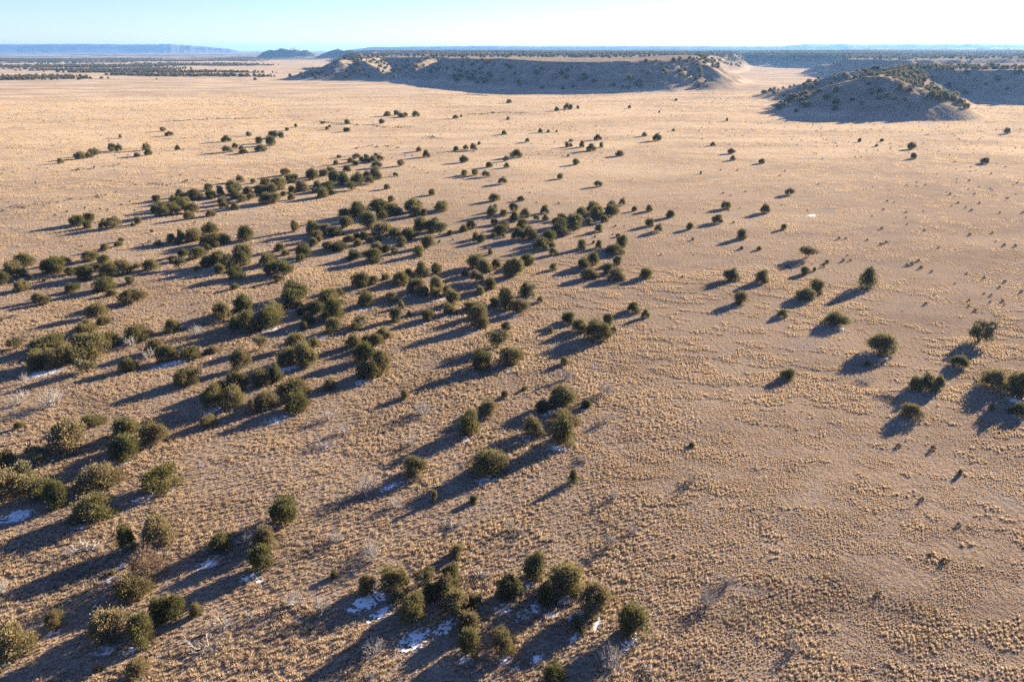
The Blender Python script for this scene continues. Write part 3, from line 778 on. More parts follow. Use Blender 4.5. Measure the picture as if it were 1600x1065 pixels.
(8.95,104.15,4.75,2.00,'b','olive-brown juniper, fifth from left, in the clump with the brown-topped stacked pair'),
(8.50,97.65,4.25,4.61,'r','dense green juniper, sixth from left, in the clump with the brown-topped stacked pair'),
(3.66,100.09,3.25,3.25,'b','olive-brown juniper, leftmost, in the clump with the brown-topped stacked pair'),
(5.64,108.72,2.32,1.77,'r','dense green juniper, third from left, in the clump with the brown-topped stacked pair'),
(9.16,86.26,1.45,2.12,'u','slim upright juniper, rightmost, in the clump with the brown-topped stacked pair'),
(70.84,106.15,3.29,2.36,'b','olive-brown juniper, fourth from left, on the open plain at far right'),
(90.35,107.06,2.86,2.17,'r','dense green juniper, third from left, in the clump at the right picture edge'),
(-45.04,66.87,4.19,3.55,'g','grey-brown leafless-looking juniper, third from left, between the two long lower-left shadows'),
(-45.17,63.21,3.83,2.25,'b','olive-brown juniper, second from left, in the bottom-left clump above the snow'),
(-40.08,59.33,2.38,2.98,'r','dense green juniper, fifth from left, in the bottom-left clump above the snow'),
(-38.70,59.90,2.21,2.81,'r','dense green juniper, sixth from left, in the bottom-left clump above the snow'),
(-44.59,57.33,4.11,3.16,'b','olive-brown juniper, leftmost, in the bottom-left clump above the snow'),
(-40.75,56.43,2.83,3.42,'r','dense green juniper, fourth from left, in the bottom-left clump above the snow'),
(-36.38,60.09,1.48,1.48,'r','dense green juniper, rightmost, in the bottom-left clump above the snow'),
(-53.19,54.27,3.79,4.06,'b','olive-brown juniper, leftmost, in the bottom left corner'),
(-51.66,58.35,1.99,1.99,'b','olive-brown juniper, rightmost, in the bottom left corner'),
(-38.95,51.96,2.17,1.85,'b','olive-brown juniper, third from left, in the bottom-left clump above the snow'),
(-32.33,71.81,2.94,2.94,'b','olive-brown juniper, third from left, in the short row near lower-left centre'),
(-31.23,67.89,2.82,3.15,'r','dense green juniper, second from left, in the short row near lower-left centre'),
(-17.33,63.75,2.12,2.12,'b','olive-brown juniper, leftmost, in the bottom-centre clump around the snow'),
(-14.16,64.38,3.10,2.74,'r','dense green juniper, second from left, in the bottom-centre clump around the snow'),
(-13.50,62.65,2.28,1.45,'b','olive-brown juniper, third from left, in the bottom-centre clump around the snow'),
(-11.28,59.53,2.94,3.29,'r','dense green juniper, fourth from left, in the bottom-centre clump around the snow'),
(-10.59,65.41,2.55,1.80,'s','thin open-crowned juniper, fifth from left, in the bottom-centre clump around the snow'),
(-7.41,64.92,2.34,3.02,'r','dense green juniper, eighth from left, in the bottom-centre clump around the snow'),
(-7.86,63.30,2.11,2.79,'b','olive-brown juniper, seventh from left, in the bottom-centre clump around the snow'),
(-9.69,62.52,1.90,2.25,'r','dense green juniper, sixth from left, in the bottom-centre clump around the snow'),
(-6.71,60.88,2.98,2.26,'r','dense green juniper, ninth from left, in the bottom-centre clump around the snow'),
(-4.41,61.40,1.69,1.69,'r','dense green juniper, rightmost, in the bottom-centre clump around the snow'),
(-4.96,58.08,2.71,2.09,'b','olive-brown juniper, eleventh from left, in the bottom-centre clump around the snow'),
(-4.68,54.77,2.42,2.79,'r','dense green juniper, twelfth from left, in the bottom-centre clump around the snow'),
(-0.96,55.06,2.61,2.61,'b','olive-brown juniper, leftmost, in the row right of the bottom-centre snow'),
(-0.38,63.19,2.87,2.49,'r','dense green juniper, second from left, in the row right of the bottom-centre snow'),
(-7.02,70.21,1.86,1.48,'b','olive-brown juniper, tenth from left, in the bottom-centre clump around the snow'),
(2.76,66.02,2.57,3.57,'r','dense green juniper, third from left, in the row right of the bottom-centre snow'),
(6.61,64.60,4.28,3.12,'r','dense green juniper, sixth from left, in the row right of the bottom-centre snow'),
(4.15,61.93,2.08,2.43,'r','dense green juniper, fourth from left, in the row right of the bottom-centre snow'),
(9.61,60.94,3.54,3.17,'b','olive-brown juniper, eighth from left, in the row right of the bottom-centre snow'),
(7.38,57.91,1.98,1.44,'r','dense green juniper, seventh from left, in the row right of the bottom-centre snow'),
(13.54,57.59,3.41,3.41,'r','dense green juniper, rightmost, in the row right of the bottom-centre snow'),
(4.39,51.34,2.32,1.89,'r','dense green juniper, fifth from left, in the row right of the bottom-centre snow'),
]
rt = random.Random(5)
count = {}
for (x, y, D, H, k, label) in TREES:
    i = count.get(k, 0); count[k] = i + 1
    crown, trunk = SHAPES[k][i % len(SHAPES[k])]
    e = bpy.data.objects.new('juniper_tree', None); C.objects.link(e)
    e.location = (x, y, hz(x, y) - 0.02); e.rotation_euler = (0, 0, rt.uniform(0, 6.28)); q = rt.uniform(0.9, 1.12); e.scale = (D * q, D / q, H)
    e.empty_display_size = 0.2
    tag(e, label, 'juniper', 'junipers scattered over the prairie')
    link('trunk', trunk, e); link('crown', crown, e)

# ------------------------------------------------------------------ instancing on points (uncountable things only)
def scatter(name, pos, rotz, scl, protos, label, tilt=None):
    col = bpy.data.collections.new(name + '_shapes')
    for k, me in enumerate(protos):
        o = bpy.data.objects.new(f'{name}_shape_{k:02d}', me); col.objects.link(o)
    me = bpy.data.meshes.new(name)
    me.vertices.add(len(pos)); me.vertices.foreach_set('co', np.asarray(pos, np.float32).ravel())
    rot = np.zeros((len(pos), 3), np.float32); rot[:, 2] = rotz
    if tilt is not None: rot[:, :2] = tilt
    a = me.attributes.new('rot', 'FLOAT_VECTOR', 'POINT'); a.data.foreach_set('vector', rot.ravel())
    a = me.attributes.new('scl', 'FLOAT_VECTOR', 'POINT'); a.data.foreach_set('vector', np.asarray(scl, np.float32).ravel())
    a = me.attributes.new('pick', 'INT', 'POINT'); a.data.foreach_set('value', np.random.default_rng(len(pos)).integers(0, len(protos), len(pos)).astype(np.int32))
    o = link(name, me); o['kind'] = 'stuff'; o['label'] = label
    g = bpy.data.node_groups.new(name, 'GeometryNodeTree')
    g.interface.new_socket('Geometry', in_out='INPUT', socket_type='NodeSocketGeometry')
    g.interface.new_socket('Geometry', in_out='OUTPUT', socket_type='NodeSocketGeometry')
    gi = g.nodes.new('NodeGroupInput'); go = g.nodes.new('NodeGroupOutput')
    ci = g.nodes.new('GeometryNodeCollectionInfo'); ci.inputs['Collection'].default_value = col
    ci.inputs['Separate Children'].default_value = True; ci.inputs['Reset Children'].default_value = True
    ip = g.nodes.new('GeometryNodeInstanceOnPoints'); ip.inputs['Pick Instance'].default_value = True
    def na(n, t):
        q = g.nodes.new('GeometryNodeInputNamedAttribute'); q.data_type = t; q.inputs[0].default_value = n; return q.outputs[0]
    g.links.new(gi.outputs[0], ip.inputs['Points']); g.links.new(ci.outputs[0], ip.inputs['Instance'])
    g.links.new(na('pick', 'INT'), ip.inputs['Instance Index'])
    e2r = g.nodes.new('FunctionNodeEulerToRotation'); g.links.new(na('rot', 'FLOAT_VECTOR'), e2r.inputs[0])
    g.links.new(e2r.outputs[0], ip.inputs['Rotation']); g.links.new(na('scl', 'FLOAT_VECTOR'), ip.inputs['Scale'])
    g.links.new(ip.outputs[0], go.inputs[0])
    md = o.modifiers.new('scatter', 'NODES'); md.node_group = g
    return o

# the smaller and farther junipers: x, y, width, height
SMALL = np.array([
(-121.62,700.75,8.77,4.34), (-114.95,711.18,6.35,4.43), (-106.73,687.04,7.68,3.95), (-93.53,695.40,6.84,4.96), (-104.02,697.05,4.67,3.73), (-53.50,673.74,5.12,3.30),
(-49.05,690.16,2.47,2.16), (-3.69,659.46,4.13,2.94), (-3.90,878.30,7.01,4.27), (46.70,756.78,4.72,4.38), (60.19,784.02,6.98,5.93), (63.17,777.53,5.19,5.19),
(72.06,786.09,3.15,3.50), (130.31,797.14,3.55,3.19), (207.04,911.76,3.64,2.82), (150.43,733.20,2.29,2.29), (195.87,651.70,2.04,2.92), (-278.77,566.99,4.85,3.30),
(-258.03,533.15,5.42,3.34), (-287.79,519.94,2.82,2.82), (-255.42,449.45,5.63,4.59), (-249.51,446.03,3.66,4.69), (-256.66,429.86,5.89,4.09), (-256.61,416.58,5.91,3.97),
(-253.93,420.40,4.33,3.25), (-257.55,398.51,3.47,2.91), (-235.56,452.79,4.74,4.32), (-222.62,429.10,4.51,3.91), (-225.95,421.72,3.66,2.48), (-215.23,452.73,2.89,3.10),
(-201.33,498.40,6.10,4.03), (-179.37,442.55,5.85,4.00), (-183.58,465.97,3.39,2.74), (-167.12,436.84,4.78,2.75), (-174.20,452.73,2.68,2.89), (-198.29,533.10,4.33,3.11),
(-133.45,339.33,4.09,3.28), (-126.16,336.23,2.81,2.16), (-140.12,317.53,4.73,3.04), (-146.39,301.47,3.52,3.38), (-152.24,292.63,3.98,2.69), (-129.82,305.41,3.85,4.00),
(-115.05,291.25,3.69,3.26), (-118.82,309.58,4.77,3.11), (-113.10,295.99,3.74,2.73), (-117.89,279.18,3.55,2.58), (-143.49,289.23,3.39,3.39), (-141.26,295.73,4.85,3.11),
(-142.56,271.71,3.84,2.77), (-127.02,271.35,3.58,3.85), (-129.40,270.20,3.19,2.79), (-124.18,259.66,3.69,3.04), (-118.11,265.46,3.64,2.45), (-113.18,277.64,3.53,2.71),
(-154.50,244.85,3.03,2.66), (-148.73,244.84,2.91,2.67), (-139.68,251.99,2.51,2.64), (-139.78,248.19,1.53,1.41), (-154.72,255.30,1.45,1.33), (-132.02,215.59,2.70,2.26),
(-130.50,220.27,2.33,1.77), (-132.76,226.37,1.85,1.50), (-117.70,221.53,2.66,1.75), (-115.56,226.40,2.72,2.72), (-112.09,223.27,2.15,2.15), (-98.48,215.56,2.08,1.86),
(-103.65,208.79,3.23,2.25), (-104.09,202.55,2.56,1.92), (-128.45,239.31,1.03,1.03), (-174.18,485.97,5.51,4.39), (-163.10,476.63,6.28,6.06), (-175.55,521.13,7.07,4.68),
(-169.23,518.99,3.99,4.23), (-159.66,446.32,7.12,4.00), (-180.37,569.30,3.59,2.29), (-180.50,594.84,2.94,2.67), (-165.21,621.38,3.07,2.22), (-149.83,576.37,3.11,2.33),
(-152.73,596.12,2.41,1.87), (-143.89,621.44,5.30,3.89), (-130.40,560.20,5.30,3.00), (-114.13,624.22,5.32,3.91), (-117.08,358.36,5.13,3.59), (-96.86,356.93,4.95,3.24),
(-94.93,360.84,5.33,3.61), (-88.15,370.37,4.44,3.03), (-95.48,295.93,3.05,2.76), (-99.15,310.23,3.91,3.16), (-101.22,304.02,3.13,2.09), (-91.17,322.62,4.50,3.41),
(-89.30,311.32,2.90,2.15), (-80.71,307.30,3.16,1.96), (-78.46,327.88,4.57,3.78), (-73.49,351.23,4.87,3.19), (-69.00,334.18,4.65,3.85), (-92.84,417.19,4.20,3.03),
(-92.52,400.34,3.49,2.74), (-99.11,393.25,3.07,2.51), (-104.10,420.44,3.08,1.69), (-87.52,390.97,3.23,2.50), (-87.75,407.61,2.80,2.42), (-85.45,410.14,3.76,3.37),
(-84.04,402.94,4.62,2.14), (-79.87,402.89,5.54,3.64), (-81.82,421.07,3.47,2.68), (-77.24,408.88,3.56,3.18), (-74.25,382.14,5.27,3.46), (-62.06,388.75,4.46,3.55),
(-59.35,447.60,3.87,2.83), (-52.07,424.40,4.46,4.06), (-35.91,450.57,3.90,2.85), (-29.97,458.91,3.34,2.70), (-24.82,454.35,4.76,4.13), (-22.59,483.27,2.19,2.19),
(-27.92,403.47,5.18,3.66), (-24.66,358.34,4.14,2.77), (-19.19,358.27,3.81,3.29), (-13.19,354.45,3.93,3.09), (-12.58,385.37,3.90,2.80), (-2.82,383.63,3.00,2.64),
(-3.46,408.29,3.74,2.97), (-6.09,539.39,4.38,2.90), (-59.75,355.79,2.30,1.96), (-58.25,320.96,3.14,2.36), (-35.68,306.88,3.01,2.56), (-4.57,334.16,4.03,3.23),
(-7.57,293.82,5.09,3.06), (-51.66,291.89,2.87,2.59), (-34.63,266.55,3.15,2.48), (-77.69,240.07,2.86,3.82), (-65.72,220.36,3.18,2.61), (-55.24,225.70,3.25,2.31),
(-53.36,229.68,2.97,2.14), (-50.70,230.13,3.31,2.48), (-51.11,221.43,3.19,2.03), (-48.23,225.87,2.71,1.89), (-45.56,227.60,2.73,1.54), (-6.76,273.08,2.57,2.84),
(-3.26,265.10,2.76,2.49), (-6.67,250.79,2.62,2.24), (-14.81,243.97,3.49,3.11), (-17.31,240.44,3.10,2.23), (-21.63,235.11,2.25,1.64), (-2.33,245.23,3.50,2.50),
(-12.36,229.21,2.75,2.39), (-10.28,225.50,3.46,2.64), (-6.37,231.53,1.99,1.76), (-2.89,231.96,1.67,1.31), (10.65,494.70,3.59,2.90), (22.00,551.17,3.73,2.97),
(28.21,551.15,2.98,2.23), (34.81,553.31,2.00,1.74), (41.62,499.24,3.17,1.78), (36.63,469.99,3.42,3.20), (39.45,473.28,3.01,2.13), (46.52,468.38,4.05,4.26),
(61.92,509.49,5.30,3.66), (51.17,452.15,5.77,4.29), (59.40,468.37,3.41,3.41), (34.33,426.99,1.76,1.56), (36.04,395.68,4.36,3.05), (65.97,429.94,5.30,3.09),
(99.69,533.13,4.33,2.87), (102.85,502.93,5.69,4.77), (129.73,570.45,2.83,1.78), (135.92,476.56,3.03,2.37), (137.06,438.98,5.01,2.96), (129.77,410.76,3.39,2.62),
(142.86,398.56,3.47,2.54), (2.91,424.59,6.79,4.40), (24.41,348.32,3.22,2.56), (41.13,327.85,3.50,2.71), (98.83,363.07,1.34,1.51), (4.00,294.66,3.04,1.87),
(5.29,263.26,3.98,3.33), (13.18,269.94,3.31,3.04), (9.35,257.97,1.96,1.96), (12.81,257.53,2.81,2.16), (0.77,272.22,3.21,3.88), (46.05,285.02,2.81,3.09),
(49.34,273.67,2.19,1.92), (34.70,254.40,3.02,2.38), (28.57,250.58,2.98,2.34), (18.98,258.44,3.67,2.36), (30.98,240.64,3.10,2.61), (55.34,273.70,2.84,2.57),
(61.32,262.42,3.60,2.68), (50.72,248.09,3.30,2.80), (52.30,239.93,3.20,2.84), (64.41,243.68,2.79,2.29), (87.43,278.29,3.93,2.97), (77.45,253.44,3.97,2.95),
(100.83,270.54,3.83,3.29), (13.07,216.93,2.30,2.30), (28.44,217.91,2.52,2.63), (37.13,233.48,1.45,1.09), (27.48,224.46,1.08,0.96), (61.86,228.44,0.99,0.87),
(75.11,217.27,1.26,0.92), (80.44,216.32,1.56,1.23), (246.46,500.97,2.72,2.49), (263.27,502.82,2.73,2.04), (245.26,474.02,1.94,1.72), (261.58,461.30,5.67,4.17),
(237.85,415.19,3.80,3.22), (268.33,395.64,4.72,3.05), (385.75,553.34,4.49,4.24), (124.45,307.63,3.59,2.85), (98.52,243.64,2.32,1.95), (-135.88,184.57,1.54,1.44),
(-131.60,183.40,1.17,0.98), (-136.23,200.98,2.73,2.42), (-128.09,189.76,2.78,2.08), (-121.97,193.35,2.83,2.01), (-112.00,195.83,1.91,1.50), (-106.61,181.55,2.77,1.98),
(-106.03,171.35,2.63,1.69), (-92.89,193.75,1.89,1.58), (-75.26,176.27,2.09,1.60), (-75.18,215.01,3.63,2.27), (-71.97,210.41,2.54,1.65), (-65.19,203.23,2.47,2.14),
(-65.45,183.12,2.70,2.20), (-40.23,213.72,2.58,2.24), (-37.58,211.68,2.56,2.00), (-38.24,180.71,2.67,2.37), (-35.83,184.85,2.27,1.76), (-6.86,210.26,1.63,2.06),
(-13.61,188.54,2.03,1.62), (-8.51,171.94,2.30,2.30), (-45.54,170.97,2.54,2.06), (-48.43,147.93,2.24,1.81), (-51.69,156.79,2.36,1.91), (-27.96,161.87,1.78,1.96),
(-25.24,156.56,1.33,1.24), (-36.44,146.95,2.23,1.79), (-1.19,147.45,2.24,1.80), (-32.53,139.37,1.78,1.78), (-1.29,113.56,1.38,1.38), (13.10,210.02,2.64,2.20),
(12.31,194.10,2.18,2.07), (32.20,200.09,3.11,2.47), (7.22,165.90,1.65,1.65), (32.55,155.08,1.95,2.12), (23.42,145.55,1.33,1.50), (8.97,145.59,1.48,1.30),
(10.93,128.12,1.79,1.63), (13.58,109.62,1.75,1.44), (2.45,116.48,1.41,0.74), (85.05,190.43,2.89,2.07), (66.21,155.98,2.58,1.68), (73.11,127.35,1.32,1.08),
(82.81,196.91,1.15,1.05), (96.30,201.24,1.17,1.07), (89.11,193.19,1.04,1.14), (-84.80,102.24,1.54,1.20), (-11.13,81.52,0.92,1.82), (-5.49,81.46,1.38,1.01),
(13.55,109.57,1.81,1.50), (29.61,96.52,0.95,0.73), (86.55,108.49,1.16,1.29), (68.88,88.55,0.84,0.84), (-43.52,52.42,0.91,0.78), (-49.52,66.67,0.99,0.67),
(-21.98,66.26,0.99,0.85),
])
def far_trees():
    rg = np.random.default_rng(77)
    pts = [np.column_stack([SMALL[:, 0], SMALL[:, 1], SMALL[:, 2], SMALL[:, 3]])]
    def px_of(x, y): return 800 + 1067 * x / np.maximum(0.9197 * y + 23.6, 1)
    def add(x, y, keep, lo, hi):
        x, y = x[keep], y[keep]; D = rg.uniform(lo, hi, len(x))
        pts.append(np.column_stack([x, y, D, D * rg.uniform(0.7, 1.0, len(x))]))
    # slopes of the two near hills
    n = 4500; pxs = rg.uniform(1190, 1640, n); d = rg.uniform(690, 1150, n)
    x, y = P(pxs, d)[0], d
    hh = height(x, y) - base_h(x, y)
    dens = 0.085 + 0.10 * sst(0.5, 0.62, fbm(x / 60.0, y / 60.0, 201)) + 0.30 * np.exp(-((pxs - 1445) / 50) ** 2) * sst(3, 10, hh) * (d < 860) + 0.42 * ((pxs > 1350) & (pxs < 1480) & (d > 850) & (hh > 24))
    add(x, y, (hh > 2) & (hh < 60) & (rg.random(n) < dens), 3.5, 7.5)
    n = 9500; pxs = rg.uniform(430, 1120, n); d = rg.uniform(1080, 1900, n); x, y = P(pxs, d)[0], d
    hh = height(x, y) - base_h(x, y)
    slope_ = (hh > 3) & (hh < 41)
    dens = 0.035 + 0.16 * sst(0.50, 0.62, fbm(x / 70.0, y / 70.0, 211)) + 0.3 * np.exp(-((pxs - 1090) / 22) ** 2) + 0.02 * (pxs < 600)
    add(x, y, slope_ & (rg.random(n) < dens), 4.0, 8.0)
    # wooded tops and the country behind
    n = 110000; pxs = rg.uniform(430, 1680, n); d = 1500 + 7000 * rg.random(n) ** 0.8; x, y = P(pxs, d)[0], d
    hh = height(x, y) - base_h(x, y)
    fm = fbm(x / 330.0, y / 190.0, 221)
    dens = sst(0.40, 0.50, fm) * (0.15 + 0.85 * sst(2000, 3200, d)) * sst(8, 30, hh)
    dens = np.maximum(dens, 0.25 * sst(0.52, 0.6, fm) * (hh > 12) * (hh < 36))
    add(x, y, rg.random(n) < dens, 4.0, 8.5)
    # tree lines on the flats to the far left
    n = 42000; pxs = rg.uniform(-120, 520, n); d = 1500 + 3600 * rg.random(n); x, y = P(pxs, d)[0], d
    fm = fbm(x / 520.0 + y / 700.0, y / 120.0, 231)
    dens = sst(0.53, 0.63, fm + 0.05 * sst(300, 0, pxs)) * sst(440, 380, pxs)
    add(x, y, (rg.random(n) < dens * 0.75) & (height(x, y) - base_h(x, y) < 1), 3.5, 7.5)
    A = np.vstack(pts)
    z = height(A[:, 0], A[:, 1])
    scatter('distant_junipers', np.column_stack([A[:, 0], A[:, 1], z - 0.05]), rg.uniform(0, 6.28, len(A)),
            np.column_stack([A[:, 2], A[:, 2], A[:, 3]]), [c for c, t in SHAPES['r'][:4]] + [SHAPES['b'][0][0]],
            'small dark junipers dotting the far plain, slopes and mesa tops')
    return A
far_A = far_trees()

# ------------------------------------------------------------------ dead shrubs, fallen branches
def dead(kind, seed):
    rg = np.random.default_rng(seed); V, F = [], []
    def grow(p, d, L, r, lev):
        q = p + d * L
        tube(V, F, p, q, r, r * 0.62, 3)
        if lev == 0: return
        for _ in range(int(rg.integers(2, 4))):
            nd = d + rg.normal(size=3) * 0.55 + np.array([0, 0, 0.12 if kind == 't' else 0.0]); nd /= np.linalg.norm(nd)
            grow(p + d * L * rg.uniform(0.45, 1.0), nd, L * rg.uniform(0.55, 0.85), r * 0.66, lev - 1)
    if kind == 't':
        for i in range(13):
            a = 2 * pi * i / 13 + rg.uniform(-0.3, 0.3); t = rg.uniform(0.25, 0.95)
            d = np.array([sin(t) * cos(a), sin(t) * sin(a), cos(t)])
            grow(np.array([0.03 * cos(a), 0.03 * sin(a), -0.02]), d, rg.uniform(0.22, 0.34), 0.0155, 4)
    else:
        for i in range(11):
            a = rg.uniform(0, 2 * pi); c = np.array([rg.uniform(-0.3, 0.3), rg.uniform(-0.2, 0.2), rg.uniform(0.02, 0.10)])
            d = np.array([cos(a), sin(a), rg.uniform(-0.05, 0.5)]); d /= np.linalg.norm(d)
            grow(c, d, rg.uniform(0.22, 0.4), rg.uniform(0.014, 0.026), 3)
    V = np.array(V); e = max(np.ptp(V[:, 0]), np.ptp(V[:, 1])); V[:, :2] /= e
    V[:, 2] = np.maximum(V[:, 2], -0.02) / V[:, 2].max()
    return mesh_np('dead_shrub', V, F, M_DEAD)
DEADM = {'t': [dead('t', 11 + i) for i in range(5)], 'f': [dead('f', 51 + i) for i in range(4)]}
DEAD = [
(-21.75,83.52,3.53,2.41,'t','bleached twiggy dead shrub, leftmost, among the spaced trees left of the stacked pair'),
(-28.45,100.74,2.45,2.45,'t','bleached twiggy dead shrub, rightmost, in the right part of the shadowed lower-left row'),
(-30.66,95.98,4.72,1.30,'f','heap of grey fallen branches, below the shadowed lower-left row'),
(-32.24,105.05,3.10,1.93,'t','bleached twiggy dead shrub, leftmost, in the right part of the shadowed lower-left row'),
(-16.02,107.11,4.58,2.55,'t','bleached twiggy dead shrub, rightmost, among the spaced trees left of the stacked pair'),
(-24.31,106.34,1.99,0.80,'f','heap of grey fallen branches, leftmost, among the spaced trees left of the stacked pair'),
(-16.63,96.88,3.43,1.83,'t','bleached twiggy dead shrub, second from left, among the spaced trees left of the stacked pair'),
(-16.66,80.28,2.28,1.53,'t','bleached twiggy dead shrub, above the bottom-centre clump'),
(-23.43,72.79,2.33,1.59,'t','bleached twiggy dead shrub, rightmost, in the short row near lower-left centre'),
(-8.30,75.77,3.50,1.30,'f','heap of grey fallen branches, above the bottom-centre clump'),
(-18.12,71.06,2.71,1.34,'t','bleached twiggy dead shrub, leftmost, in the bottom-centre clump around the snow'),
(-0.44,75.39,1.31,1.97,'t','bleached twiggy dead shrub, above the row right of the bottom-centre snow'),
(17.85,114.82,3.33,3.20,'t','bleached twiggy dead shrub, second from left, in the clump with the brown-topped stacked pair'),
(10.59,121.11,3.79,2.56,'t','bleached twiggy dead shrub, below the lone clump at centre right'),
(-83.82,137.83,3.52,2.28,'t','bleached twiggy dead shrub, second from left, in the big thicket at left edge'),
(-84.04,110.28,4.69,3.20,'t','bleached twiggy dead shrub, rightmost, at the left edge under the big thicket'),
(-76.43,130.64,3.37,2.57,'t','bleached twiggy dead shrub, rightmost, in the big thicket at left edge'),
(-71.77,143.89,4.38,2.66,'t','bleached twiggy dead shrub, just right of the big left thicket'),
(-95.24,119.53,1.56,2.27,'t','bleached twiggy dead shrub, leftmost, in the big thicket at left edge'),
(-90.46,111.13,4.13,2.69,'t','bleached twiggy dead shrub, leftmost, at the left edge under the big thicket'),
(-55.67,71.14,3.96,1.30,'f','heap of grey fallen branches, between the two long lower-left shadows'),
(-33.33,55.37,4.54,1.30,'f','heap of grey fallen branches, in the bottom-left clump above the snow'),
(-32.51,58.20,3.61,1.30,'f','heap of grey fallen branches, leftmost, right of the bottom-left clump'),
(-34.32,72.11,2.11,2.43,'t','bleached twiggy dead shrub, leftmost, in the short row near lower-left centre'),
(-60.71,63.26,1.72,2.52,'t','bleached twiggy dead shrub, in the bottom left corner'),
(-29.84,59.34,2.01,1.07,'f','heap of grey fallen branches, rightmost, right of the bottom-left clump'),
(-25.55,61.58,3.01,2.04,'t','bleached twiggy dead shrub, leftmost, left of the bottom-centre snow'),
(-22.06,60.41,2.41,2.41,'t','bleached twiggy dead shrub, rightmost, left of the bottom-centre snow'),
(-17.66,69.14,2.65,2.29,'t','bleached twiggy dead shrub, second from left, in the bottom-centre clump around the snow'),
(-14.62,51.47,1.49,1.30,'f','heap of grey fallen branches, leftmost, in the bottom-centre clump around the snow'),
(-14.93,54.50,2.76,1.87,'t','bleached twiggy dead shrub, rightmost, in the bottom-centre clump around the snow'),
(-3.55,65.99,2.96,1.30,'f','heap of grey fallen branches, rightmost, in the bottom-centre clump around the snow'),
(10.46,52.69,3.54,3.20,'t','bleached twiggy dead shrub, rightmost, in the row right of the bottom-centre snow'),
(26.31,65.17,2.15,1.44,'t','bleached twiggy dead shrub, rightmost, on the bare slope at lower right of centre'),
(23.04,61.65,2.26,1.90,'t','bleached twiggy dead shrub, second from left, on the bare slope at lower right of centre'),
(12.82,71.92,1.68,2.02,'t','bleached twiggy dead shrub, leftmost, in the row right of the bottom-centre snow'),
(16.46,74.87,1.52,1.15,'t','bleached twiggy dead shrub, leftmost, on the bare slope at lower right of centre'),
(0.65,74.57,2.81,1.30,'f','heap of grey fallen branches, above the row right of the bottom-centre snow'),
(5.43,73.18,1.06,0.68,'f','heap of grey fallen branches, leftmost, in the row right of the bottom-centre snow'),
(14.30,52.48,2.02,1.24,'f','heap of grey fallen branches, rightmost, in the row right of the bottom-centre snow'),
(19.88,53.24,1.02,0.61,'f','heap of grey fallen branches, on the bare slope at lower right of centre'),
(31.15,57.23,1.43,0.60,'t','bleached twiggy dead shrub, leftmost, near the bottom edge right of centre'),
(30.70,55.10,1.39,1.39,'t','bleached twiggy dead shrub, rightmost, near the bottom edge right of centre'),
(70.98,113.37,3.89,1.30,'f','heap of grey fallen branches, rightmost, on the open plain at far right'),
(69.09,120.11,3.14,1.06,'f','heap of grey fallen branches, leftmost, on the open plain at far right'),
(88.25,105.22,1.69,1.30,'f','heap of grey fallen branches, in the clump at the right picture edge'),
(-36.05,148.67,3.38,2.03,'t','bleached twiggy dead shrub, in the snow-edged clump left of centre'),
(-17.70,106.84,1.71,0.90,'f','heap of grey fallen branches, rightmost, among the spaced trees left of the stacked pair'),
(16.51,104.27,2.24,1.86,'t','bleached twiggy dead shrub, third from left, in the clump with the brown-topped stacked pair'),
(14.76,82.23,2.09,1.73,'t','bleached twiggy dead shrub, rightmost, in the clump with the brown-topped stacked pair'),
(11.30,92.27,1.78,0.98,'t','bleached twiggy dead shrub, leftmost, in the clump with the brown-topped stacked pair'),
(27.09,86.14,1.93,1.57,'t','bleached twiggy dead shrub, alone on the slope right of centre'),
]
for i, (x, y, D, H, k, label) in enumerate(DEAD):
    o = link('dead_shrub' if k == 't' else 'fallen_branches', DEADM[k][i % len(DEADM[k])])
    o.location = (x, y, hz(x, y)); o.scale = (D * 1.15, D * 1.15, H * 1.1); o.rotation_euler = (0, 0, rt.uniform(0, 6.28))
    tag(o, label, 'dead shrub' if k == 't' else 'branches', 'bleached dead wood on the prairie')

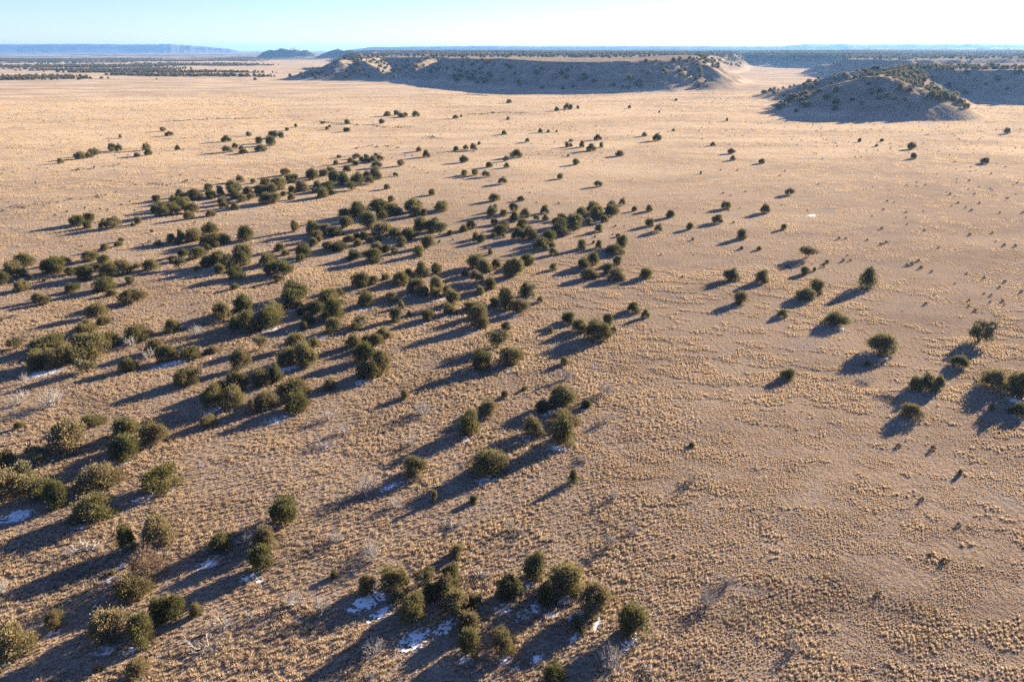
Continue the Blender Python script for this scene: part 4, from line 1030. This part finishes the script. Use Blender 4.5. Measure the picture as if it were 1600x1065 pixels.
# ------------------------------------------------------------------ tiny dark bushes
def bush(seed):
    rg = np.random.default_rng(seed); n = 90
    u = rg.normal(size=(n, 3)); u[:, 2] = np.abs(u[:, 2]); u /= np.linalg.norm(u, axis=1)[:, None]
    p = u * rg.uniform(0.2, 0.45, n)[:, None]; d = u + rg.normal(size=(n, 3)) * 0.3
    s = np.cross(d, rg.normal(size=(n, 3))); s /= np.linalg.norm(s, axis=1)[:, None]
    A = p - d * 0.1; B = p + s * 0.05; T = p + d * 0.12; D = p - s * 0.05
    V = np.stack([A, B, T, D], 1).reshape(-1, 3); V[:, 2] = (V[:, 2] - V[:, 2].min()) / np.ptp(V[:, 2])
    return mesh_np('prairie_bush', V, np.arange(n * 4).reshape(-1, 4), M_FOL['t'])
BUSHM = [bush(300 + i) for i in range(4)]
TINY = [
(242.74,367.57,0.84,'tiny dark bush dotting the open plain on the right'), (249.86,361.53,1.03,'tiny dark bush dotting the open plain on the right'),
(197.67,336.96,0.92,'tiny dark bush dotting the open plain on the right'), (198.40,330.56,1.06,'tiny dark bush dotting the open plain on the right'),
(188.68,329.31,1.08,'tiny dark bush dotting the open plain on the right'), (170.47,325.20,0.74,'tiny dark bush dotting the open plain on the right'),
(217.20,336.96,0.71,'tiny dark bush dotting the open plain on the right'), (226.00,341.35,1.20,'tiny dark bush dotting the open plain on the right'),
(221.15,316.47,0.86,'tiny dark bush dotting the open plain on the right'), (195.79,302.39,0.84,'tiny dark bush dotting the open plain on the right'),
(196.22,307.08,1.30,'tiny dark bush dotting the open plain on the right'), (217.00,299.22,0.98,'tiny dark bush dotting the open plain on the right'),
(197.00,287.47,1.20,'tiny dark bush dotting the open plain on the right'), (207.64,307.81,0.99,'tiny dark bush dotting the open plain on the right'),
(188.87,288.77,1.08,'tiny dark bush dotting the open plain on the right'), (182.31,282.37,0.79,'tiny dark bush dotting the open plain on the right'),
(186.39,279.27,1.08,'tiny dark bush dotting the open plain on the right'), (185.14,273.54,1.22,'tiny dark bush dotting the open plain on the right'),
(193.62,269.18,1.01,'tiny dark bush dotting the open plain on the right'), (202.64,269.18,1.14,'tiny dark bush dotting the open plain on the right'),
(160.53,292.07,1.10,'tiny dark bush dotting the open plain on the right'), (162.42,289.75,0.74,'tiny dark bush dotting the open plain on the right'),
(150.30,275.03,1.15,'tiny dark bush dotting the open plain on the right'), (157.01,270.33,1.05,'tiny dark bush dotting the open plain on the right'),
(152.24,261.35,0.88,'tiny dark bush dotting the open plain on the right'), (146.89,250.36,0.72,'tiny dark bush dotting the open plain on the right'),
(133.96,243.50,1.22,'tiny dark bush dotting the open plain on the right'), (148.18,241.12,0.98,'tiny dark bush dotting the open plain on the right'),
(169.89,237.19,1.13,'tiny dark bush dotting the open plain on the right'), (160.54,234.70,1.23,'tiny dark bush dotting the open plain on the right'),
(166.54,220.12,1.13,'tiny dark bush dotting the open plain on the right'), (163.36,220.92,1.25,'tiny dark bush dotting the open plain on the right'),
(121.20,227.73,0.94,'tiny dark bush dotting the open plain on the right'), (112.29,229.44,1.18,'tiny dark bush dotting the open plain on the right'),
(114.50,229.22,0.97,'tiny dark bush dotting the open plain on the right'), (122.76,221.53,1.26,'tiny dark bush dotting the open plain on the right'),
(125.85,224.18,1.23,'tiny dark bush dotting the open plain on the right'), (139.98,218.14,0.76,'tiny dark bush dotting the open plain on the right'),
(313.25,474.80,0.78,'tiny dark bush dotting the open plain on the right'), (309.12,478.97,0.83,'tiny dark bush dotting the open plain on the right'),
(183.96,414.43,1.28,'tiny dark bush dotting the open plain on the right'), (206.70,421.58,0.96,'tiny dark bush dotting the open plain on the right'),
(210.36,421.58,1.08,'tiny dark bush dotting the open plain on the right'), (187.46,435.89,0.88,'tiny dark bush dotting the open plain on the right'),
(145.78,371.17,1.00,'tiny dark bush dotting the open plain on the right'), (137.97,356.64,0.93,'tiny dark bush dotting the open plain on the right'),
(147.50,331.82,0.91,'tiny dark bush dotting the open plain on the right'), (245.27,334.80,1.05,'tiny dark bush dotting the open plain on the right'),
(271.96,447.43,1.05,'tiny dark bush dotting the open plain on the right'), (253.35,399.59,1.24,'tiny dark bush dotting the open plain on the right'),
(125.06,202.88,1.11,'tiny dark bush dotting the open plain on the right'), (121.67,195.37,1.26,'tiny dark bush dotting the open plain on the right'),
(118.95,198.15,1.21,'tiny dark bush dotting the open plain on the right'), (120.85,198.98,1.29,'tiny dark bush dotting the open plain on the right'),
(122.88,191.88,0.87,'tiny dark bush dotting the open plain on the right'), (131.87,189.87,0.67,'tiny dark bush dotting the open plain on the right'),
(115.73,159.89,0.94,'tiny dark bush dotting the open plain on the right'), (134.30,185.66,0.99,'tiny dark bush dotting the open plain on the right'),
(138.10,182.46,0.96,'tiny dark bush dotting the open plain on the right'), (133.59,177.85,0.83,'tiny dark bush dotting the open plain on the right'),
(127.04,171.23,0.89,'tiny dark bush dotting the open plain on the right'), (123.61,166.24,0.68,'tiny dark bush dotting the open plain on the right'),
(126.96,166.61,0.93,'tiny dark bush dotting the open plain on the right'), (118.72,167.22,0.83,'tiny dark bush dotting the open plain on the right'),
(116.05,163.01,0.71,'tiny dark bush dotting the open plain on the right'), (125.90,164.20,0.63,'tiny dark bush dotting the open plain on the right'),
(136.88,173.96,0.94,'tiny dark bush dotting the open plain on the right'), (105.93,164.55,1.00,'tiny dark bush dotting the open plain on the right'),
(111.84,170.98,0.64,'tiny dark bush dotting the open plain on the right'), (101.92,202.88,1.18,'tiny dark bush dotting the open plain on the right'),
(104.29,203.22,0.95,'tiny dark bush dotting the open plain on the right'), (82.32,165.39,0.66,'tiny dark bush dotting the open plain on the right'),
(90.87,119.80,0.72,'tiny dark bush dotting the open plain on the right'), (93.30,197.00,1.16,'tiny dark bush dotting the open plain on the right'),
(48.76,186.84,0.95,'tiny dark bush dotting the open plain on the right'), (48.86,181.46,0.62,'tiny dark bush dotting the open plain on the right'),
(43.81,63.17,0.85,'tiny dark bush dotting the open plain on the right'), (53.80,70.04,0.62,'tiny dark bush dotting the open plain on the right'),
(55.01,68.94,0.89,'tiny dark bush dotting the open plain on the right'), (61.18,76.15,0.73,'tiny dark bush dotting the open plain on the right'),
(63.48,96.36,0.95,'tiny dark bush dotting the open plain on the right'), (68.63,95.49,0.99,'tiny dark bush dotting the open plain on the right'),
(59.27,81.82,0.80,'tiny dark bush dotting the open plain on the right'), (-121.93,155.46,1.00,'tiny dark bush between the junipers left of the open plain'),
(-78.87,158.76,0.72,'tiny dark bush between the junipers left of the open plain'), (-88.89,163.60,0.63,'tiny dark bush between the junipers left of the open plain'),
(-87.35,153.74,0.84,'tiny dark bush between the junipers left of the open plain'), (-80.52,165.03,0.61,'tiny dark bush between the junipers left of the open plain'),
(-81.65,163.84,0.68,'tiny dark bush between the junipers left of the open plain'), (-122.78,153.00,0.76,'tiny dark bush between the junipers left of the open plain'),
(-16.07,120.64,0.84,'tiny dark bush between the junipers left of the open plain'), (-51.89,138.21,0.66,'tiny dark bush between the junipers left of the open plain'),
(-25.55,288.12,0.73,'tiny dark bush between the junipers left of the open plain'), (-24.53,224.59,1.22,'tiny dark bush between the junipers left of the open plain'),
(-20.20,227.73,0.89,'tiny dark bush between the junipers left of the open plain'), (-6.93,212.77,1.28,'tiny dark bush between the junipers left of the open plain'),
(-8.89,216.97,1.24,'tiny dark bush between the junipers left of the open plain'), (-71.95,419.60,0.93,'tiny dark bush between the junipers left of the open plain'),
(-46.37,440.15,0.98,'tiny dark bush between the junipers left of the open plain'), (-163.46,284.90,1.01,'tiny dark bush on the far left plain above the tree belts'),
(-163.06,291.40,1.09,'tiny dark bush on the far left plain above the tree belts'), (-167.15,275.63,1.06,'tiny dark bush on the far left plain above the tree belts'),
(-163.61,274.73,1.04,'tiny dark bush on the far left plain above the tree belts'), (-178.75,264.93,1.07,'tiny dark bush on the far left plain above the tree belts'),
(-178.16,271.78,1.26,'tiny dark bush on the far left plain above the tree belts'), (-175.06,278.66,1.00,'tiny dark bush on the far left plain above the tree belts'),
(-152.01,273.54,0.96,'tiny dark bush on the far left plain above the tree belts'), (-119.17,253.42,1.13,'tiny dark bush on the far left plain above the tree belts'),
(-122.49,229.87,0.84,'tiny dark bush on the far left plain above the tree belts'), (-122.36,220.52,0.88,'tiny dark bush on the far left plain above the tree belts'),
(-122.23,224.59,1.29,'tiny dark bush on the far left plain above the tree belts'), (-233.35,556.59,1.01,'tiny dark bush on the far left plain above the tree belts'),
(-194.51,440.15,1.03,'tiny dark bush on the far left plain above the tree belts'), (-165.68,349.07,0.71,'tiny dark bush on the far left plain above the tree belts'),
(-173.29,352.82,0.95,'tiny dark bush on the far left plain above the tree belts'), (-179.94,329.72,1.05,'tiny dark bush on the far left plain above the tree belts'),
(-162.22,382.40,0.71,'tiny dark bush on the far left plain above the tree belts'), (112.14,373.79,1.07,'tiny dark bush dotting the open plain on the right'),
(120.86,372.74,1.08,'tiny dark bush dotting the open plain on the right'), (41.14,247.13,0.74,'tiny dark bush between the junipers left of the open plain'),
(37.91,247.13,1.08,'tiny dark bush between the junipers left of the open plain'), (28.95,232.70,0.98,'tiny dark bush between the junipers left of the open plain'),
(83.28,253.42,1.11,'tiny dark bush dotting the open plain on the right'), (107.02,314.55,0.91,'tiny dark bush dotting the open plain on the right'),
(95.68,310.77,1.12,'tiny dark bush dotting the open plain on the right'), (19.56,287.47,1.14,'tiny dark bush between the junipers left of the open plain'),
(10.53,289.75,0.71,'tiny dark bush between the junipers left of the open plain'),
]
for i, (x, y, D, label) in enumerate(TINY):
    o = link('prairie_bush', BUSHM[i % 4]); o.location = (x, y, hz(x, y)); o.scale = (D, D, D * 0.9)
    o.rotation_euler = (0, 0, rt.uniform(0, 6.28)); tag(o, label, 'bush', label)

def scrub():
    rg = np.random.default_rng(31); n = 5200
    r = np.sqrt(rg.uniform(150 ** 2, 1150 ** 2, n)); a = rg.uniform(-0.70, 0.70, n); x, y = r * np.sin(a), r * np.cos(a)
    k = rg.random(n) < sst(0.40, 0.60, fbm(x / 120.0, y / 80.0, 171, 3)) * (0.35 + 0.65 * sst(180, 420, r))
    x, y = x[k], y[k]
    for line in [[(-207.9, 275.9), (-198.7, 285.9), (-190.2, 295.1)], [(-187.5, 304.9), (-178.0, 306.3)], [(-103.8, 465.9), (-90.1, 472.3), (-74.6, 469.1)], [(-64.8, 518.9), (-56.2, 526.8)], [(-65.2, 1055.6), (-29.5, 1011.2)], [(-43.5, 716.4), (-19.8, 738.9), (16.5, 738.9)], [(-237.5, 374.8), (-229.2, 383.5), (-221.5, 390.2)], [(-175.3, 328.1), (-160.7, 340.0), (-145.8, 343.6)], [(-314.6, 644.2), (-296.5, 662.5), (-247.7, 675.2)], [(-173.2, 644.2), (-131.6, 610.4), (-84.9, 589.7)]]:      # scrub lining shallow washes
        for (ax, ay), (bx, by) in zip(line[:-1], line[1:]):
            m = int(math.hypot(bx - ax, by - ay) * 1.6) + 8; t = rg.random(m); w = rg.normal(size=(2, m))
            bend = 5.0 * np.sin(t * 7 + ax)
            x = np.append(x, ax + (bx - ax) * t + 1.6 * w[0]); y = np.append(y, ay + (by - ay) * t + bend + 2.2 * w[1])
    D = rg.uniform(0.4, 1.1, len(x)) * (0.7 + 0.5 * sst(200, 600, np.hypot(x, y)))
    scatter('prairie_scrub', np.column_stack([x, y, height(x, y)]), rg.uniform(0, 6.28, len(x)), np.column_stack([D, D, D * 0.7]), BUSHM, 'tiny dark scrub plants speckling the plain')
scrub()

# ------------------------------------------------------------------ thin snow left in the shade
def snow_mesh(la, lb, seed, cell=0.10, ragged=1.35):
    nx = max(4, int(2 * la / cell)); ny = max(4, int(2 * lb / cell))
    gx, gy = np.meshgrid(np.linspace(-la, la, nx + 1), np.linspace(-lb, lb, ny + 1), indexing='ij')
    rg = np.random.default_rng(seed)
    cx = (gx[:-1, :-1] + gx[1:, 1:]) / 2; cy_ = (gy[:-1, :-1] + gy[1:, 1:]) / 2
    f = 1 - np.sqrt((cx / la) ** 2 + (cy_ / lb) ** 2)
    nz = 0.45 * fbm(cx / 0.9 + seed, cy_ / 0.9, 400 + seed, 3) + 0.55 * vn(cx / 0.26, cy_ / 0.26 + seed, 410)
    keep = f * 0.95 + (nz - 0.5) * 1.5 * ragged > 0.27
    gx = gx + rg.uniform(-0.3, 0.3, gx.shape) * cell; gy = gy + rg.uniform(-0.3, 0.3, gy.shape) * cell
    gz = 0.025 + 0.04 * vn(gx / 0.5, gy / 0.5, seed)
    idx = np.arange((nx + 1) * (ny + 1)).reshape(nx + 1, ny + 1)
    Fq = np.stack([idx[:-1, :-1], idx[1:, :-1], idx[1:, 1:], idx[:-1, 1:]], -1)[keep]
    if len(Fq) < 3: return None
    used, inv = np.unique(Fq, return_inverse=True)
    V = np.column_stack([gx.ravel(), gy.ravel(), gz.ravel()])[used]
    return V, inv.reshape(-1, 4)
SNOW = [
(-44.39,54.86,1.68,1.01,'thin snow patch, leftmost, in the bottom-left clump above the snow'),
(-41.21,55.08,1.59,0.67,'thin snow patch, third from left, in the bottom-left clump above the snow'),
(-49.10,68.35,1.27,0.59,'thin snow patch, rightmost, between the two long lower-left shadows'),
(-49.32,65.93,1.24,0.56,'thin snow patch, second from left, in the bottom-left clump above the snow'),
(-38.10,68.94,2.21,0.99,'thin snow patch, in the short row near lower-left centre'),
(-32.40,66.07,1.24,0.74,'thin snow patch, leftmost, right of the bottom-left clump'),
(-53.69,52.98,0.68,0.41,'thin snow patch, leftmost, in the bottom left corner'),
(-51.34,57.40,0.92,0.49,'thin snow patch, rightmost, in the bottom left corner'),
(-59.21,75.40,0.99,0.60,'thin snow patch, second from left, between the two long lower-left shadows'),
(-38.73,51.19,1.04,0.40,'thin snow patch, rightmost, in the bottom-left clump above the snow'),
(-68.75,77.64,2.54,1.12,'thin snow patch, rightmost, in the lower left corner'),
(-17.17,61.96,2.58,1.28,'thin snow patch, leftmost, in the bottom-centre clump around the snow'),
(-15.00,60.35,2.11,0.78,'thin snow patch, second from left, in the bottom-centre clump around the snow'),
(-10.63,56.61,2.42,1.45,'thin snow patch, third from left, in the bottom-centre clump around the snow'),
(-7.59,58.20,1.54,0.93,'thin snow patch, fourth from left, in the bottom-centre clump around the snow'),
(-5.12,53.60,1.07,0.64,'thin snow patch, rightmost, in the bottom-centre clump around the snow'),
(-0.85,53.60,1.07,0.58,'thin snow patch, second from left, in the row right of the bottom-centre snow'),
(-1.12,60.84,1.27,0.76,'thin snow patch, leftmost, in the row right of the bottom-centre snow'),
(-31.03,65.52,0.60,0.40,'thin snow patch, rightmost, right of the bottom-left clump'),
(2.34,64.84,1.00,0.48,'thin snow patch, sixth from left, in the row right of the bottom-centre snow'),
(6.25,62.34,1.62,0.69,'thin snow patch, ninth from left, in the row right of the bottom-centre snow'),
(2.04,60.59,2.75,0.89,'thin snow patch, fifth from left, in the row right of the bottom-centre snow'),
(4.43,60.10,1.26,0.66,'thin snow patch, eighth from left, in the row right of the bottom-centre snow'),
(7.39,60.10,1.37,0.55,'thin snow patch, tenth from left, in the row right of the bottom-centre snow'),
(7.11,56.83,1.11,0.52,'thin snow patch, eleventh from left, in the row right of the bottom-centre snow'),
(9.60,58.44,1.14,0.64,'thin snow patch, twelfth from left, in the row right of the bottom-centre snow'),
(12.85,56.06,1.91,0.82,'thin snow patch, rightmost, in the row right of the bottom-centre snow'),
(2.57,53.81,1.17,0.48,'thin snow patch, seventh from left, in the row right of the bottom-centre snow'),
(0.19,61.33,0.60,0.40,'thin snow patch, third from left, in the row right of the bottom-centre snow'),
(0.34,52.58,0.60,0.40,'thin snow patch, fourth from left, in the row right of the bottom-centre snow'),
(-69.44,78.00,2.55,1.53,'thin snow patch, leftmost, in the lower left corner'),
(-63.04,91.41,1.01,0.60,'thin snow patch, leftmost, right of the lower left edge thicket'),
(-60.78,91.41,1.58,0.88,'thin snow patch, second from left, right of the lower left edge thicket'),
(-72.49,93.25,1.02,0.61,'thin snow patch, leftmost, in the thicket at the lower left edge'),
(-62.14,83.21,1.74,0.79,'thin snow patch, rightmost, in the thicket at the lower left edge'),
(-53.04,82.82,2.40,0.94,'thin snow patch, third from left, right of the lower left edge thicket'),
(-50.78,84.00,1.21,0.57,'thin snow patch, rightmost, right of the lower left edge thicket'),
(-54.05,108.52,2.31,1.09,'thin snow patch, in the left part of the shadowed lower-left row'),
(-59.73,75.91,1.12,0.67,'thin snow patch, leftmost, between the two long lower-left shadows'),
(-41.58,104.77,2.56,1.26,'thin snow patch, leftmost, in the right part of the shadowed lower-left row'),
(-3.88,86.85,2.35,1.08,'thin snow patch, rightmost, among the spaced trees left of the stacked pair'),
(-15.00,86.64,1.52,0.54,'thin snow patch, second from left, among the spaced trees left of the stacked pair'),
(-7.75,98.36,0.91,0.55,'thin snow patch, third from left, among the spaced trees left of the stacked pair'),
(-17.91,85.20,1.91,0.71,'thin snow patch, leftmost, among the spaced trees left of the stacked pair'),
(2.94,98.62,1.68,1.01,'thin snow patch, leftmost, in the clump with the brown-topped stacked pair'),
(6.60,107.64,1.80,0.99,'thin snow patch, second from left, in the clump with the brown-topped stacked pair'),
(8.34,95.39,1.04,0.62,'thin snow patch, fourth from left, in the clump with the brown-topped stacked pair'),
(7.07,95.87,1.64,0.83,'thin snow patch, third from left, in the clump with the brown-topped stacked pair'),
(12.72,108.52,1.32,0.50,'thin snow patch, rightmost, in the clump with the brown-topped stacked pair'),
(-93.71,124.86,4.81,1.90,'thin snow patch, leftmost, in the big thicket at left edge'),
(-70.34,129.09,4.75,1.48,'thin snow patch, leftmost, just right of the big left thicket'),
(-63.99,131.49,1.74,1.04,'thin snow patch, rightmost, just right of the big left thicket'),
(-77.24,123.74,1.28,0.71,'thin snow patch, rightmost, in the big thicket at left edge'),
(-119.98,191.88,0.60,0.40,'thin snow patch, in the middle of the left-hand row'),
(-55.85,147.19,2.55,1.32,'thin snow patch, leftmost, in the left half of the dense knot'),
(-42.59,143.33,5.40,1.64,'thin snow patch, below the dense knot left of centre'),
(-36.42,162.20,3.92,2.00,'thin snow patch, between the dense knot and picture centre'),
(-18.79,168.21,3.81,1.05,'thin snow patch, second from left, in the long belt left of picture centre'),
(-20.58,151.23,1.52,0.91,'thin snow patch, leftmost, beside the bare-trunked tree at centre'),
(-16.00,155.46,2.22,0.91,'thin snow patch, rightmost, in the long belt left of picture centre'),
(-28.65,120.50,3.05,1.21,'thin snow patch, leftmost, in the snow-edged clump left of centre'),
(-29.00,136.54,1.79,1.08,'thin snow patch, rightmost, in the snow-edged clump left of centre'),
(-1.18,157.65,2.48,1.40,'thin snow patch, leftmost, at the right end of the long belt'),
(-8.86,145.72,2.31,1.22,'thin snow patch, second from left, beside the bare-trunked tree at centre'),
(-0.32,124.86,1.29,0.78,'thin snow patch, rightmost, beside the bare-trunked tree at centre'),
(-7.10,124.11,2.57,0.94,'thin snow patch, third from left, beside the bare-trunked tree at centre'),
(-45.74,125.99,2.79,1.34,'thin snow patch, rightmost, in the right part of the shadowed lower-left row'),
(-55.36,159.89,1.82,1.00,'thin snow patch, rightmost, in the left half of the dense knot'),
(-19.69,168.83,2.39,1.06,'thin snow patch, leftmost, in the long belt left of picture centre'),
(18.77,138.74,1.21,0.73,'thin snow patch, in the lone clump at centre right'),
(3.35,168.83,2.63,1.58,'thin snow patch, rightmost, at the right end of the long belt'),
(0.79,156.55,1.34,0.81,'thin snow patch, second from left, at the right end of the long belt'),
(77.52,148.18,1.07,0.64,'thin snow patch, leftmost, on the open plain at far right'),
(79.18,131.09,1.15,0.69,'thin snow patch, rightmost, on the open plain at far right'),
(92.06,125.61,0.74,0.45,'thin snow patch, leftmost, in the clump at the right picture edge'),
(93.67,112.82,2.04,1.22,'thin snow patch, rightmost, in the clump at the right picture edge'),
(117.93,265.49,2.9,1.7,'bright white patch alone on the open plain right of centre'),
]
for i, (x, y, la, lb, label) in enumerate(SNOW):
    got = snow_mesh(la, lb, i)
    if got is None: continue
    V, F = got
    a = radians(90 - SUN_AZ); R = np.array([[cos(a), -sin(a)], [sin(a), cos(a)]])
    V[:, :2] = V[:, :2] @ R.T
    V[:, 2] += height(V[:, 0] + x, V[:, 1] + y) - hz(x, y)
    o = link('snow_patch', mesh_np('snow_patch', V, F, M_SNOW, True)); o.location = (x, y, hz(x, y))
    tag(o, label, 'snow', 'thin snow left in tree shade')

# ------------------------------------------------------------------ bunch grass
def tuft(seed, nb, wide):
    rg = np.random.default_rng(seed); V = []
    for i in range(nb):
        a = rg.uniform(0, 2 * pi); t = rg.uniform(0.15, 1.25); L = rg.uniform(0.22, 0.40)
        b = rg.uniform(0.0, 0.10); c = np.array([b * cos(a + rg.normal() * 0.6), b * sin(a + rg.normal() * 0.6), -0.01])
        d = np.array([sin(t) * cos(a), sin(t) * sin(a), cos(t)]); s = np.array([-sin(a), cos(a), 0]) * rg.uniform(0.6, 1.2) * wide
        V += [c - s, c + s, c + d * L]
    return np.array(V)
def grass_near():
    rg = np.random.default_rng(9)
    meshes = []
    for k in range(6):
        V = tuft(500 + k, 36, 0.040); meshes.append(mesh_np('grass_tuft', V, np.arange(len(V)).reshape(-1, 3), M_GRASS))
    sp = 0.40; R = 205.0
    gx, gy = np.meshgrid(np.arange(-150, 150, sp), np.arange(26, R, sp), indexing='ij')
    x = gx.ravel() + rg.uniform(-0.5, 0.5, gx.size) * sp; y = gy.ravel() + rg.uniform(-0.5, 0.5, gx.size) * sp
    k = (np.abs(x) < y * 0.83 + 14) & (np.hypot(x, y) < R)
    x, y = x[k], y[k]
    t = tuftiness(x, y)
    drift = fbm(x / 3.6 + 0.45 * y / 3.6, y / 2.0, 141, 4)
    zone_ = fbm(x / 26.0 + 4.0, y / 17.0, 145, 3)
    pat = fbm(x / 8.0, y / 8.0, 151, 4)
    drift_on = sst(0.50, 0.62, drift + 0.55 * (zone_ - 0.5))
    prob = t * (0.40 + 0.24 * sst(0.32, 0.52, pat)) + (1 - t) * (0.34 + 0.45 * sst(0.35, 0.6, zone_) + 0.2 * drift_on)
    keep = rg.random(len(x)) < prob
    x, y, t, drift_on, pat = x[keep], y[keep], t[keep], drift_on[keep], pat[keep]
    s = t * (0.55 + 0.55 * sst(0.3, 0.65, pat) + 0.35 * rg.random(len(x)) ** 2) * rg.uniform(0.75, 1.2, len(x)) + (1 - t) * (0.28 + 0.52 * drift_on) * rg.uniform(0.6, 1.3, len(x))
    # short stubble between the bunches
    sp = 0.29; R2 = 165.0
    gx, gy = np.meshgrid(np.arange(-135, 135, sp), np.arange(30, R2, sp), indexing='ij')
    x2 = gx.ravel() + rg.uniform(-0.5, 0.5, gx.size) * sp; y2 = gy.ravel() + rg.uniform(-0.5, 0.5, gx.size) * sp
    r2 = np.hypot(x2, y2)
    k = (np.abs(x2) < y2 * 0.80 + 10) & (r2 < R2)
    x2, y2, r2 = x2[k], y2[k], r2[k]
    t2 = tuftiness(x2, y2)
    p2 = fbm(x2 / 5.0 + 0.3 * y2 / 5.0, y2 / 3.4, 155, 4)
    big2 = fbm(x2 / 30.0, y2 / 22.0, 157, 3)
    k = rg.random(len(x2)) < (0.30 + 0.55 * (1 - t2)) * (0.30 + 0.85 * sst(0.38, 0.60, 0.5 * p2 + 0.5 * big2)) * sst(R2, 90, r2)
    x2, y2, t2, p2 = x2[k], y2[k], t2[k], p2[k]
    s2 = (0.20 + 0.22 * sst(0.35, 0.65, p2)) * rg.uniform(0.7, 1.4, len(x2))
    x = np.append(x, x2); y = np.append(y, y2); s = np.append(s, s2)
    z = height(x, y)
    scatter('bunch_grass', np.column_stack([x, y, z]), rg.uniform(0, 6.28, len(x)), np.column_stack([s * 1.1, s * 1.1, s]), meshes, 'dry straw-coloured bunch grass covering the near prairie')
    return len(x)
def grass_far():
    rg = np.random.default_rng(19)
    meshes = []
    for k in range(5):
        V = []
        for j in range(46):
            q = tuft(700 + 50 * k + j, 7, 0.085) * rg.uniform(0.5, 1.15); q[:, :2] += rg.uniform(-2, 2, 2); V.append(q)
        V = np.vstack(V); meshes.append(mesh_np('grass_clump', V, np.arange(len(V)).reshape(-1, 3), M_GRASS))
    R0, R1 = 196.0, 1250.0
    n = int(0.5 * 1.5 * (R1 ** 2 - R0 ** 2) / 16 * 1.25)
    r = np.sqrt(rg.uniform(R0 ** 2, R1 ** 2, n)); a = rg.uniform(-0.72, 0.72, n)
    x, y = r * np.sin(a), r * np.cos(a)
    t = tuftiness(x, y)
    drift = fbm(x / 14.0 + 0.4 * y / 14.0, y / 8.0, 161, 3)
    keep = rg.random(n) < (0.55 + 0.4 * t) * (0.45 + 0.75 * sst(0.36, 0.58, drift)) * sst(R1, R1 * 0.72, r)
    x, y, t, r = x[keep], y[keep], t[keep], r[keep]
    z = height(x, y); e = 2.0
    tx = np.arctan((height(x, y + e) - height(x, y - e)) / (2 * e)); ty = -np.arctan((height(x + e, y) - height(x - e, y)) / (2 * e))
    s = rg.uniform(0.8, 1.2, len(x))
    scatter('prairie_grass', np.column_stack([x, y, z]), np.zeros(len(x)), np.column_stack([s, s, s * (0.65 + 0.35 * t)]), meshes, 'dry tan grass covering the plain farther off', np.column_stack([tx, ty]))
    return len(x)
print('near grass', grass_near(), 'far grass', grass_far(), 'far trees', len(far_A))
